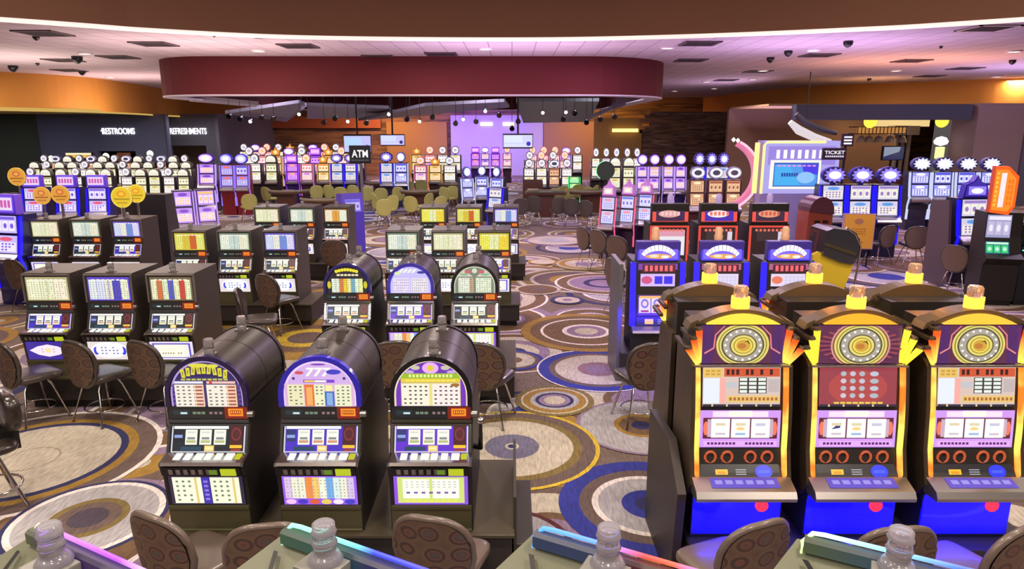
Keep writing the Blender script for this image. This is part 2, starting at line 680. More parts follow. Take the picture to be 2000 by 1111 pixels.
# main ceiling beyond it
cm = MB()
nsp = len(sp)
vs = [(x, y + .28, CEIL) for x, y in sp] + [(x * 1.4, 56, CEIL) for x, y in sp]
cm.add(vs, [[i, i + 1, nsp + i + 1, nsp + i] for i in range(nsp - 1)])
vs2 = [(x, y + .1, 6.6) for x, y in sp] + [(x * 1.4, -8, 6.6) for x, y in sp]
cm.add(vs2, [[i, nsp + i, nsp + i + 1, i + 1] for i in range(nsp - 1)])
struct('ceiling', cm, tiles())
# orange soffits
lc = [at(px, py, CEIL) for px, py in ((-260, 128), (0, 140), (160, 150), (260, 163), (330, 175))] + [(-19.0, 45), (-17.5, 52)]
lcs = smooth_pts(lc)
struct('trim_3', band(lcs, 4.0, CEIL, 0.3), SOFO)
mm = MB()
n = len(lcs)
mm.add([(x, y, 4.0) for x, y in lcs] + [(x - 9, y + 10, 4.0) for x, y in lcs], [[i, n + i, n + i + 1, i + 1] for i in range(n - 1)])
struct('ceiling_left', mm, mat('yellow_underside', (190, 160, 80), 0.7))
struct('trim_4', band([(x, y - .04) for x, y in lcs], 3.93, 4.07, 0.1), lit('warm_cove_strip', (214, 176, 90), 0.9))
rc = [(6.0, 54)] + [at(px, py, CEIL) for px, py in ((1330, 193), (1400, 188), (1500, 175), (1600, 168), (1800, 160), (2000, 152), (2250, 146))]
rcs = smooth_pts(rc)
struct('trim_5', band(rcs, 4.24, CEIL, 0.3), SOFO)
mm = MB()
n = len(rcs)
mm.add([(x, y, 4.24) for x, y in rcs] + [(x + 6, y + 12, 4.24) for x, y in rcs], [[i, n + i, n + i + 1, i + 1] for i in range(n - 1)])
struct('ceiling_right', mm, mat('tan_underside', (150, 120, 84), 0.7))
# burgundy drum soffit over the pit
cor = []
xl, xr, yf, ybk = -11.6, 5.2, 21.9, 39.0
for cx, cy, r, a0, a1 in ((xl + 2.2, yf + 2.2, 2.2, 180, 270), (xr - 3.0, yf + 3.0, 3.0, 270, 360), (xr - 3.0, ybk - 3.0, 3.0, 0, 90), (xl + 2.2, ybk - 2.2, 2.2, 90, 180)):
    for k in range(9):
        a = R(a0 + (a1 - a0) * k / 8)
        cor.append((cx + r * math.cos(a), cy + r * math.sin(a)))
cor.append(cor[0])
struct('trim_6', band(cor, 4.28, CEIL, 0.25), SOFR)
struct('trim_7', band([(x, y) for x, y in cor], 4.24, 4.28, 0.6), mat('pale_soffit_edge', (200, 186, 196), 0.5))
dm = MB()
dm.add([(x, y, CEIL - .03) for x, y in cor[:-1]], [list(range(len(cor) - 1))])
struct('ceiling_pit', dm, DARKC)

# right blue beam, bar alcove, columns
bm_ = MB()
Yb = 30.0
xb0 = atY(1555, 220, Yb)[0]
xb1 = atY(1900, 220, Yb)[0]
zt = 4.24
zbm = atY(1700, 234, Yb)[1]
bm_.box(xb0, xb1, Yb, Yb + .5, zbm, zt + .02)
struct('trim_8', bm_, mat('navy_beam', (62, 66, 92), 0.6))
bm_ = MB()
xc0 = atY(1905, 220, Yb)[0]
bm_.box(xc0, xc0 + 2.05, Yb - .2, Yb + 1.5, 0, 4.3)
struct('wall_column_right', bm_, mat('mauve_column', (136, 116, 122), 0.7))
bm_ = MB()
bm_.box(xc0 + 2.05, xc0 + 8, Yb - .3, Yb + .2, 0, 4.3)
struct('wall_navy_right', bm_, WALLB)
bm_ = MB()
bm_.box(xb0 - 1, xc0 + .2, 36, 36.3, 0, 4.3)
struct('wall_bar', bm_, mat('warm_taupe_wall', (124, 98, 86), 0.8))
struct('ceiling_bar', MB().box(xb0 - 1, xc0 + .2, 30.5, 36.2, 4.22, 4.3), mat('tan_underside', (150, 120, 84), 0.7))
# layered dark wall boards left of the bar
bm_ = MB()
xs0 = atY(1250, 250, 44)[0]
xs1 = atY(1450, 250, 44)[0]
for k in range(6):
    z = 3.0 + k * .22
    bm_.box(xs0 + (k % 3) * .3, xs1 + (k % 2) * .8, 44 - (k % 2) * .15, 44.3, z, z + .2)
bm_.box(xs0, xs1 + 1, 44.1, 44.3, 0, 3.0)
struct('wall_boards', bm_, strata('board_cladding', [(76, 52, 44), (140, 104, 76), (60, 44, 40), (160, 130, 100)], 2.0))

# ---- ceiling fittings
VENT = mat('vent_brown', (92, 76, 80), 0.6)
LW = lit('downlight_glow', (255, 240, 220), 2.2)
k_ = 0
vents = [(85, 64, .95), (135, 137, .8), (301, 85, .9), (231, 111, .8), (124, 117, .6), (523, 68, .9), (583, 89, .8), (740, 110, .6), (862, 105, .6), (1367, 84, .8), (1349, 117, .6), (1600, 107, .7), (1930, 54, .95), (1780, 118, .8), (1885, 133, .6), (1480, 139, .5), (1816, 148, .5), (1418, 156, .5)]
for i, (px, py, s) in enumerate(vents):
    x, y = at(px, py, CEIL)
    h = .46
    side = 'left' if px < 700 else ('central' if px < 1250 else 'right')
    t = thing('ceiling_vent', '', 'vent', (x, y, CEIL - .03), 0, 'square air vents in the tiled ceiling')
    t['label'] = 'square brown air vent in the %s tiled ceiling, number %s from the left' % (side, ['one', 'two', 'three', 'four', 'five', 'six', 'seven', 'eight', 'nine', 'ten', 'eleven', 'twelve', 'thirteen', 'fourteen', 'fifteen', 'sixteen', 'seventeen', 'eighteen'][sorted(v[0] for v in vents).index(px)])
    part('frame', lambda: MB().box(-h, h, -h, -h + .06, 0, .03).box(-h, h, h - .06, h, 0, .03).box(-h, -h + .06, -h, h, 0, .03).box(h - .06, h, -h, h, 0, .03), STEEL if i == 12 else VENT, t, key='vfr' + str(i == 12))

    def lv():
        m = MB()
        for q in range(6):
            m.box(-h + .06, h - .06, -h + .1 + q * .13, -h + .16 + q * .13, .005, .028)
        m.box(-h + .05, h - .05, -h + .05, h - .05, .024, .03)
        return m
    part('louvre', lv, mat('vent_dark', (60, 48, 52), .7), t, key='vlv')
downs = [(165, 103), (215, 150), (505, 98), (948, 94), (1303, 92), (1588, 97), (1981, 99), (1750, 137), (1490, 137), (1379, 159), (1318, 177), (1947, 149), (1395, 172), (1470, 154)]
ordw = ['first', 'second', 'third', 'fourth', 'fifth', 'sixth', 'seventh', 'eighth', 'ninth', 'tenth', 'eleventh', 'twelfth', 'thirteenth', 'fourteenth', 'fifteenth', 'sixteenth', 'seventeenth', 'eighteenth', 'nineteenth', 'twentieth']
for i, (px, py) in enumerate(downs):
    x, y = at(px, py, CEIL)
    t = thing('recessed_downlight', '%s glowing round downlight from the left in the tiled ceiling' % ordw[sorted(v[0] for v in downs).index(px)], 'ceiling light', (x, y, CEIL - .04), 0, 'round downlights in the tiled ceiling')
    part('trim_ring', lambda: MB().lathe([(.2, .04), (.2, .0), (.15, 0), (.15, .03)], seg=20), mat('white_trim', (230, 222, 220), .4), t, key='dlr')
    part('lens', lambda: MB().lathe([(.15, .012), (.14, .004)], seg=20), LW, t, key='dll')
cams = [(70, 70, 1), (25, 128, 2), (150, 110, 2), (160, 138, 1.6), (1657, 80, 2), (1540, 99, 2), (1505, 112, 2), (1978, 117, 1.8), (1698, 153, 1.6), (1838, 90, .8), (418, 67, .8), (73, 123, .8)]
for i, (px, py, s) in enumerate(cams):
    s = s * .6 if px > 400 else s * .8
    x, y = at(px, py, CEIL)
    solo('dome_camera', MB().lathe([(.09 * s, 0), (.1 * s, -.03), (.09 * s, -.07 * s), (.05 * s, -.12 * s), (.01, -.14 * s)], seg=14), BLACK,
         '%s black dome camera from the left on the tiled ceiling' % ordw[sorted(v[0] for v in cams).index(px)], 'security camera', (x, y, CEIL), 0, 'dome cameras on the tiled ceiling')

# slanted acoustic panels inside the pit soffit, and stage spots
PAN = mat('grey_reflector_panel', (136, 132, 142), 0.5)
PAN2 = mat('sage_reflector_panel', (120, 128, 124), 0.5)
for i, (pts, Ya, Yc, m, lb) in enumerate([
        (((1008, 198), (1170, 198), (1150, 238), (1022, 240)), 26, 31, PAN2, 'sage grey slanted ceiling panel hanging under the burgundy soffit, right of centre'),
        (((830, 207), (985, 199), (995, 210), (700, 236)), 27, 32, PAN, 'long grey ceiling panel tilted up to the right under the burgundy soffit'),
        (((440, 222), (585, 201), (600, 207), (560, 238)), 27, 33, PAN, 'short grey ceiling panel slanting up over the left machines'),
        (((600, 206), (760, 212), (770, 230), (600, 232)), 29, 34, PAN, 'flat grey ceiling panel between the two slanted ones'),
        (((1140, 238), (1190, 215), (1215, 190), (1222, 205)), 25.3, 25.8, PAN, 'narrow lilac panel edge rising to the right end of the burgundy soffit'),
        (((372, 192), (505, 205), (500, 209), (370, 198)), 25.4, 25.9, mat('white_beam', (214, 206, 220), .5), 'thin white beam under the left end of the burgundy soffit')]):
    P3 = []
    for j, (px, py) in enumerate(pts):
        Yp = Ya if j in (0, 1) else Yc
        x, z = atY(px, py, Yp)
        P3.append((x, Yp, z))
    mb = MB()
    mb.add([*P3, *[(p[0], p[1], p[2] + .12) for p in P3]], [[0, 1, 2, 3], [7, 6, 5, 4], [0, 4, 5, 1], [1, 5, 6, 2], [2, 6, 7, 3], [3, 7, 4, 0]])
    t = thing('acoustic_panel', lb, 'ceiling panel')
    part('panel', mb, m, t)
    for j in (0, 1):
        q = [P3[j][k] * .8 + P3[3 - j][k] * .2 for k in range(3)]
        part('hanger', MB().tube([(q[0], q[1], q[2] + .08), (q[0], q[1], CEIL - .03)], .015, 6), BLACK, t)
rg = random.Random(9)
SPX = sorted([(448, 226), (470, 231), (512, 229), (535, 232), (585, 222), (633, 238), (655, 230), (680, 236), (716, 239), (760, 222), (795, 232), (820, 236), (845, 228), (890, 240), (905, 232), (930, 236), (948, 216), (975, 224), (1012, 236), (1060, 219), (1105, 218), (1100, 232), (1122, 220), (1145, 238), (1172, 232), (1200, 227), (490, 236), (1000, 250)])
for i, (px, py) in enumerate(SPX):
    Yp = 24.2 + rg.uniform(0, .8)
    x, z = atY(px, py, Yp)
    on = i in (2, 5, 8, 10, 12, 15, 17, 21, 23)
    t = thing('stage_spotlight', '%s stage spotlight from the left hanging under the burgundy soffit, %s' % ((['first', 'second', 'third', 'fourth', 'fifth', 'sixth', 'seventh', 'eighth', 'ninth', 'tenth', 'eleventh', 'twelfth', 'thirteenth', 'fourteenth', 'fifteenth', 'sixteenth', 'seventeenth', 'eighteenth', 'nineteenth', 'twentieth', 'twenty-first', 'twenty-second', 'twenty-third', 'twenty-fourth', 'twenty-fifth', 'twenty-sixth', 'twenty-seventh', 'twenty-eighth'][i]), 'lit' if on else 'dark'), 'spotlight', (x, Yp, z), 0, 'stage spotlights over the pit')
    S_ = .55 if on else .7
    part('housing', MB().tube([(0, .16 * S_, .05 * S_), (0, -.12 * S_, -.04 * S_)], [.09 * S_, .13 * S_], 12), BLACK, t)
    rod = part('hanger', MB().tube([(0, 0, .03), (0, 0, CEIL - z - .03)], .008, 6), BLACK, t)
    part('lens', MB().tube([(0, -.121 * S_, -.041 * S_), (0, -.13 * S_ - .002, -.044 * S_)], .11 * S_, 12), LW if on else DGLASS, t)

# ================================================================== LETTER SIGNS
def letters(name, txt, px, py, Y, hpx, wpx, label, col=(245, 245, 250), s=1.3):
    x, z = atY(px, py, Y)
    k = Y * CT / FPX * 1.0
    a = Art((0, 0, 0), step=0.0)
    a.text(txt, 0, 0, hpx * Y / FPX, col, wmax=wpx * Y / FPX)
    base = list(a.v)
    nf = list(a.f)
    # give the letters thickness
    mb = MB()
    mb.add(base, nf, 0, lin(col))
    mb.add([(p[0], p[1] + .06, p[2]) for p in base], [f[::-1] for f in nf], 0, lin(col))
    from collections import Counter
    ec = Counter()
    for f in nf:
        for i in range(len(f)):
            e_ = tuple(sorted((f[i], f[(i + 1) % len(f)])))
            ec[e_] += 1
    nb = len(base)
    for (i, j), c in ec.items():
        if c == 1:
            mb.add([base[i], base[j], (base[j][0], base[j][1] + .06, base[j][2]), (base[i][0], base[i][1] + .06, base[i][2])], [[0, 1, 2, 3]], 0, lin(col))
    return solo(name, mb, ART, label, 'sign', (x, Y - .07, z))


letters('wall_sign_letters', 'RESTROOMS', 232, 256, 37.0, 12, 62, 'white letters RESTROOMS on the slate blue wall')
letters('wall_sign_letters', 'REFRESHMENTS', 368, 256, 41.0, 12, 70, 'white letters REFRESHMENTS on the grey wall over the alcove')
x, z = atY(199, 256, 36.93)
a = Art((0, 0, 0))
a.poly([(-.09, 0), (.05, .16), (.05, .05), (.1, .05), (.1, -.16), (.02, -.16), (.02, -.02)], (245, 245, 250))
solo('arrow_sign', a, ART, 'small white arrow left of the RESTROOMS letters', 'sign', (x, 36.93, z))

# ================================================================== CLASSIC REEL SLOTS
def arch_pts(r, s=0.08, n=22, b=0.0):
    return [(-r, b)] + [(-r * math.cos(PI * k / n), s + r * math.sin(PI * k / n)) for k in range(n + 1)] + [(r, b)]


def slant(u0, v0, u1, v1, sh=0.0):
    return [(u0 - sh, v0), (u1 - sh, v0), (u1 + sh, v1), (u0 + sh, v1)]


def table(a, u0, v0, u1, v1, rnd, bg=(236, 228, 214), dark=(90, 90, 80), nu=6, nv=6, acc=None):
    a.rect(u0, v0, u1, v1, bg)
    a.marks(u0 + .004, v0 + .004, u1 - .004, v1 - .004, nu, nv, dark, .45, .35, rnd)
    if acc:
        a.rect(u1 - (u1 - u0) / nu * 1.6, v0, u1, v1, acc)
        a.marks(u1 - (u1 - u0) / nu * 1.6, v0 + .004, u1, v1 - .004, 1, nv, (140, 70, 60), .75, .4)


def arch_art(style):
    rnd = random.Random(style)
    a = Art((0, -.004, 0), step=.0005)
    if style == 0:
        a.poly(arch_pts(.245), (176, 150, 210))
        a.poly(arch_pts(.232), (44, 26, 92))
        for s in (-1, 1):
            for k in range(5):
                a.rect(s * .222 - .008, .01 + k * .032, s * .222 + .008, .03 + k * .032, (90, 60, 150))
        for k in range(9):
            u = -.145 + k * .036
            v = .235 + .03 * math.sin(PI * k / 8)
            a.poly(slant(u - .014, v - .03, u + .012, v + .03, .004 * (k % 3 - 1)), (214, 206, 60))
            a.rect(u - .004, v - .014, u + .002, v + .014, (120, 110, 30))
        a.ell(-.03, .295, .07, .014, (220, 212, 70))
        a.ell(.06, .292, .04, .012, (220, 212, 70))
        a.marks(-.16, .188, .16, .206, 9, 1, (190, 190, 90), .8, .7)
        a.rect(-.205, .168, -.012, .184, (226, 224, 240))
        a.rect(.012, .168, .205, .184, (240, 190, 180))
        a.rect(.03, .168, .05, .19, (210, 60, 50))
        table(a, -.205, .004, -.01, .162, rnd, acc=(236, 196, 170), nu=5)
        table(a, .01, .004, .21, .162, rnd, acc=(236, 190, 160), nu=5)
    elif style == 1:
        a.poly(arch_pts(.268), (52, 40, 190))
        a.poly(arch_pts(.245), (236, 206, 240))
        a.poly(arch_pts(.232), (206, 170, 226))
        for k in range(3):
            u = -.055 + k * .055
            a.poly([(u - .035, .215), (u - .015, .215), (u + .03, .275), (u - .022, .275), (u - .028, .262), (u + .002, .262)], (252, 250, 236))
        a.ell(.1, .245, .05, .018, (60, 60, 190))
        a.ell(-.13, .24, .03, .012, (200, 80, 90))
        a.ell(0, .298, .05, .006, (110, 50, 170))
        a.ell(-.17, .2, .01, .01, (60, 40, 120))
        a.ell(.17, .2, .01, .01, (60, 40, 120))
        a.rect(-.105, .17, .105, .192, (120, 60, 200))
        a.rect(-.098, .174, -.03, .188, (240, 200, 90))
        a.rect(-.028, .174, .05, .188, (240, 240, 220))
        a.rect(-.235, .0, .235, .165, (214, 176, 210))
        table(a, -.215, .004, -.105, .158, rnd, (228, 222, 180), nu=3)
        a.rect(-.1, .004, -.035, .158, (224, 112, 50))
        a.rect(-.088, .01, -.048, .14, (236, 168, 96))
        table(a, -.035, .004, .035, .158, rnd, (230, 232, 190), nu=2)
        a.rect(.035, .004, .1, .11, (66, 102, 190))
        a.rect(.048, .01, .088, .1, (130, 170, 214))
        a.rect(.045, .112, .09, .155, (240, 230, 150))
        table(a, .105, .004, .215, .158, rnd, (230, 230, 196), nu=3)
    elif style == 2:
        a.poly(arch_pts(.25), (232, 214, 180))
        a.poly(arch_pts(.236), (112, 52, 180))
        a.ell(0, .272, .055, .04, (230, 170, 240))
        a.ell(0, .272, .036, .026, (220, 180, 220))
        a.ell(0, .272, .02, .02, (226, 196, 40))
        for s in (-1, 1):
            a.ell(s * .1, .275, .03, .016, (196, 190, 170))
            a.ell(s * .14, .245, .03, .012, (196, 160, 220))
        a.poly([(-.205, .2), (.205, .2), (.18, .236), (-.18, .236)], (150, 186, 50))
        a.marks(-.15, .205, .15, .232, 12, 1, (236, 240, 150), .6, .7)
        a.rect(-.2, .172, .2, .2, (226, 200, 50))
        a.marks(-.17, .178, .17, .194, 10, 1, (244, 224, 110), .8, .6)
        a.rect(-.2, .004, .2, .17, (226, 214, 130))
        table(a, -.195, .006, -.01, .162, rnd, (240, 234, 214), (70, 70, 60), 5, 5)
        table(a, .01, .006, .195, .162, rnd, (240, 230, 222), (90, 66, 80), 5, 5)
        a.ell(.165, .155, .03, .012, (160, 110, 50))
    elif style == 3:
        a.poly(arch_pts(.235), (30, 24, 40))
        for k in range(8):
            a.ell(-.12 + k * .034, .262 + .02 * math.sin(PI * k / 7), .02, .02, (226, 212, 40))
        a.marks(-.12, .205, .14, .232, 6, 1, (236, 226, 180), .8, .8)
        a.ell(-.21, .1, .022, .045, (200, 190, 40))
        a.ell(.215, .1, .022, .045, (200, 190, 40))
        for k, c in enumerate([(226, 232, 214), (226, 232, 214), (214, 120, 60), (236, 196, 40), (236, 232, 160), (110, 170, 190), (228, 236, 210), (226, 236, 150)]):
            a.rect(-.18 + k * .046, .01, -.137 + k * .046, .175, c)
        a.marks(-.18, .012, .19, .17, 16, 6, (110, 116, 90), .35, .4, rnd)
    elif style == 4:
        a.poly(arch_pts(.25), (70, 60, 190))
        a.poly(arch_pts(.236), (196, 186, 240))
        for k in range(4):
            a.poly(slant(-.12 + k * .05, .245, -.09 + k * .05, .29, .02), (238, 240, 220))
        a.ell(.13, .25, .05, .016, (50, 60, 150))
        a.ell(-.15, .24, .04, .02, (214, 226, 170))
        table(a, -.2, .01, -.01, .18, rnd, (224, 214, 236), (130, 110, 150), 8, 5)
        table(a, .01, .01, .205, .18, rnd, (226, 220, 226), (130, 120, 140), 8, 5)
    else:
        a.poly(arch_pts(.242), (196, 196, 176))
        a.poly(arch_pts(.228), (120, 130, 110))
        for s in (-1, 1):
            a.poly([(s * .02, .2), (s * .2, .2), (s * .12, .275)], (214, 200, 190))
            a.ell(s * .08, .255, .04, .018, (200, 96, 110))
            a.ell(s * .12, .225, .05, .014, (120, 180, 130))
        a.ell(0, .27, .03, .03, (206, 214, 190))
        table(a, -.19, .01, -.015, .185, rnd, (222, 226, 208), (130, 130, 110), 6, 7, acc=(200, 180, 150))
        table(a, .015, .01, .195, .185, rnd, (218, 226, 200), (120, 120, 100), 6, 7)
    return a


FLATC = [
    [(232, 232, 196), (226, 228, 190), (236, 226, 200)],
    [(222, 228, 226), (214, 216, 236), (226, 222, 196), (70, 60, 180), (226, 228, 196)],
    [(226, 228, 190), (206, 110, 60), (214, 226, 190), (70, 80, 200), (226, 230, 180), (200, 60, 50), (226, 232, 190)],
    [(224, 220, 110), (214, 190, 60), (206, 90, 40), (226, 226, 120)],
    [(226, 230, 214), (200, 214, 206), (230, 226, 200)],
    [(236, 226, 196), (226, 160, 60), (226, 232, 214)],
    [(232, 226, 90), (226, 232, 180), (236, 206, 60)],
    [(206, 214, 236), (230, 228, 214), (110, 140, 210), (216, 210, 240)]]


def flat_art(style):
    rnd = random.Random(50 + style)
    a = Art((0, -.004, 0), step=.0005)
    edge = [(176, 168, 120), (90, 70, 190), (110, 96, 70), (200, 186, 60), (120, 140, 120), (140, 100, 60), (190, 180, 50), (110, 90, 190)][style]
    a.rect(-.245, .02, .245, .3, edge)
    cs = FLATC[style]
    n = len(cs)
    for k, c in enumerate(cs):
        wd = .46 / n
        a.rect(-.23 + k * wd, .035, -.23 + (k + 1) * wd - .004, .27, c)
    a.marks(-.225, .04, .225, .25, 14, 8, tuple(int(v * .52) for v in cs[0]), .32, .4, rnd)
    a.marks(-.2, .255, .2, .28, 7, 1, (240, 236, 226), .7, .6)
    a.rect(-.004, .035, .004, .27, edge)
    return a


def reel_art(style):
    """reel window: u -.25..25, v 0..0.185"""
    rnd = random.Random(90 + style)
    a = Art((0, -.08 - .003, -.30), vd=(0, .07, .18), step=.0005)
    bgs = [(24, 30, 40), (70, 40, 190), (96, 40, 200), (20, 40, 44), (16, 16, 22)]
    bg = bgs[style % 5]
    a.rect(-.25, 0, .25, .19, (208, 206, 216))
    a.rect(-.24, .006, .24, .185, bg)
    a.rect(-.235, .155, .135, .18, (255, 252, 244))
    a.rect(-.235, .07, -.17, .15, (40, 50, 110) if style % 5 else (16, 22, 40))
    a.rect(-.23, .095, -.175, .115, (140, 160, 220))
    for k in range(3):
        u = -.155 + k * .098
        a.rect(u, .05, u + .08, .15, (242, 242, 224))
        a.rect(u + .008, .062, u + .072, .08, (180, 186, 130) if style % 2 == 0 else (206, 150, 120))
        a.rect(u + .014, .085, u + .066, .1, (130, 134, 140))
        a.rect(u + .012, .125, u + .068, .138, (214, 214, 206))
    a.rect(-.18, .012, -.04, .038, (26, 66, 88))
    a.rect(-.02, .008, .045, .045, (250, 206, 110))
    a.rect(-.012, .018, .036, .034, (252, 232, 170))
    a.rect(.15, .03, .235, .178, (70, 18, 24))
    a.ell(.192, .12, .034, .044, (120, 40, 50))
    a.ell(.192, .12, .024, .032, (80, 20, 30))
    a.rect(.152, .028, .234, .048, (252, 190, 50))
    a.rect(.16, .008, .228, .024, (150, 50, 30))
    return a


def belly_art(style):
    rnd = random.Random(130 + style)
    a = Art((0, -.135, -.66), vd=(0, -.02, .22), step=.0005)
    w2 = .25
    if style == 0:
        a.rect(-w2, 0, w2, .225, (44, 34, 60))
        for s in (-1, 1):
            u0, u1 = (-.225, -.03) if s < 0 else (.03, .225)
            a.rect(u0, .012, u1, .215, (240, 240, 214))
            a.marks(u0 + .01, .02, u0 + .135, .2, 3, 5, (110, 120, 90), .4, .4, rnd)
            a.rect(u1 - .045, .012, u1 - .03, .215, (226, 196, 120))
        a.rect(-.026, .012, .026, .215, (64, 48, 170))
        a.marks(-.02, .03, .02, .2, 1, 5, (140, 120, 220), .7, .5)
    elif style == 1:
        a.rect(-w2, 0, w2, .225, (150, 90, 230))
        for k, c in enumerate([(214, 190, 226), (232, 232, 206), (232, 232, 206), (240, 140, 60), (244, 200, 110), (236, 240, 214), (110, 170, 226), (214, 232, 226), (232, 232, 206), (210, 190, 226)]):
            a.rect(-.235 + k * .047, .05, -.19 + k * .047, .215, c)
        a.marks(-.23, .06, .23, .205, 18, 6, (150, 140, 120), .35, .3, rnd)
        for k in range(6):
            a.ell(-.2 + k * .08, .028, .035, .02, [(240, 190, 240), (70, 50, 190), (214, 90, 60), (226, 200, 90), (240, 226, 246), (60, 60, 190)][k])
    elif style == 2:
        a.rect(-w2, 0, w2, .225, (140, 80, 220))
        a.rect(-.225, .014, .225, .215, (206, 220, 120))
        a.rect(-.19, .05, -.01, .2, (244, 244, 232))
        a.rect(.01, .05, .19, .2, (244, 240, 232))
        a.marks(-.18, .08, .18, .11, 7, 1, (120, 90, 160), .5, .5, rnd)
        a.marks(-.18, .018, .18, .044, 9, 1, (232, 226, 90), .7, .7)
        a.marks(-.18, .13, .18, .19, 10, 3, (206, 206, 196), .5, .5)
    elif style == 3:
        a.rect(-w2, 0, w2, .225, (60, 40, 150))
        a.poly([(-.22, .115), (-.12, .165), (0, .19), (.12, .165), (.22, .115), (.12, .06), (0, .035), (-.12, .06)], (244, 226, 244))
        a.marks(-.1, .08, .1, .15, 3, 2, (110, 90, 90), .2, .3)
        a.ell(0, .115, .04, .03, (240, 220, 160))
    elif style == 4:
        a.rect(-w2, 0, w2, .225, (226, 214, 214))
        a.ell(0, .12, .22, .1, (240, 240, 250))
        for s in (-1, 1):
            a.ell(s * .16, .11, .03, .05, (60, 60, 220))
            a.ell(s * .14, .12, .02, .04, (240, 240, 250))
        a.marks(-.11, .06, .11, .17, 5, 3, (120, 120, 170), .5, .4, rnd)
    else:
        a.rect(-w2, 0, w2, .225, (226, 216, 236))
        a.rect(-.22, .02, .22, .205, (90, 70, 190))
        a.rect(-.2, .03, .2, .19, (236, 232, 230))
        a.rect(-.14, .03, .14, .19, (250, 246, 222))
        a.marks(-.12, .06, .12, .1, 8, 1, (160, 150, 130), .6, .5, rnd)
    return a


def strip_art():
    a = Art((0, -.008, -.09), step=.0005, mi=0)
    a.rect(-.27, 0, .27, .09, (14, 16, 18))
    a.rect(-.24, .03, -.13, .062, (20, 44, 50))
    a.rect(-.19, .034, -.145, .048, (190, 220, 220))
    a.marks(-.11, .03, -.02, .055, 3, 1, (110, 130, 110), .8, .7)
    a.marks(0, .03, .1, .055, 3, 1, (140, 110, 110), .6, .7)
    a.rect(.11, 0, .265, .088, (120, 24, 10))
    a.rect(.135, .02, .235, .075, (255, 140, 30))
    a.rect(.148, .034, .222, .062, (150, 40, 10))
    a.marks(.15, .04, .22, .058, 5, 1, (255, 170, 60), .6, .9)
    return a


def cab_body(depth):
    """side silhouette of the lower cabinet, y toward the back, z down from the topper base"""
    m = MB()
    prof = [(depth, 0), (-.0, 0), (-.005, -.09), (-.01, -.12), (-.08, -.30), (-.19, -.325), (-.205, -.345), (-.19, -.355), (-.17, -.425), (-.155, -.435), (-.13, -.665), (-.128, -.86), (depth, -.86)]
    for x0, x1 in ((-.28, -.255), (.255, .28)):
        m.prism(prof, x0, x1, 'x', 0)
    inner = [(depth, 0), (.004, 0), (0, -.12), (-.07, -.305), (-.13, -.33), (-.13, -.66), (-.118, -.86), (depth, -.86)]
    m.prism(inner, -.255, .255, 'x', 0)
    return m


def candle_mb(k=1.0, glow=False):
    m = MB()
    m.box(-.045 * k, .045 * k, -.03 * k, .03 * k, 0, .012, 0)
    m.lathe([(.03 * k, .012), (.034 * k, .016), (.034 * k, .05), (.028 * k, .052), (.028 * k, .058), (.034 * k, .06), (.034 * k, .1), (.03 * k, .112)], seg=12, mi=1)
    m.lathe([(.036 * k, .05), (.036 * k, .058)], seg=12, mi=0)
    m.lathe([(.014 * k, .014), (.014 * k, .1)], seg=8, mi=2)
    return m


DWN = mat('dark_display', (10, 12, 14), .3)
CANW = lit('candle_core', (150, 140, 134), .5)
YG = lit('lime_bill_slot', (190, 200, 40), 1.0)
WLED = lit('white_button', (240, 240, 236), 1.1)
AMB = lit('amber_glow', (255, 180, 60), 2.4)


def deck_mb():
    m = MB()
    # sloped chrome button deck
    m.prism([(-.075, -.298), (-.195, -.32), (-.21, -.338), (-.19, -.348), (-.07, -.33)], -.265, .265, 'x', 0)
    for k in range(6):
        u = -.2 + k * .068
        w_ = .045 if k not in (2, 5) else .055
        m.prism([(-.1, -.298), (-.165, -.310), (-.165, -.316), (-.1, -.304)], u, u + w_, 'x', 1)
    m.prism([(-.1, -.3), (-.16, -.311), (-.16, -.316), (-.1, -.305)], .205, .245, 'x', 2)
    return m


def coin_mb():
    m = MB()
    m.prism([(-.172, -.358), (-.196, -.355), (-.18, -.425), (-.15, -.43)], -.255, .255, 'x', 0)
    for k in range(7):
        u = -.22 + k * .05
        m.prism([(-.196, -.37), (-.2, -.372), (-.19, -.41), (-.18, -.41)], u, u + .028, 'x', 1)
    m.prism([(-.196, -.365), (-.203, -.368), (-.19, -.418), (-.18, -.418)], .125, .225, 'x', 2)
    m.prism([(-.196, -.372), (-.2, -.374), (-.19, -.41), (-.18, -.41)], .05, .1, 'x', 3)
    return m


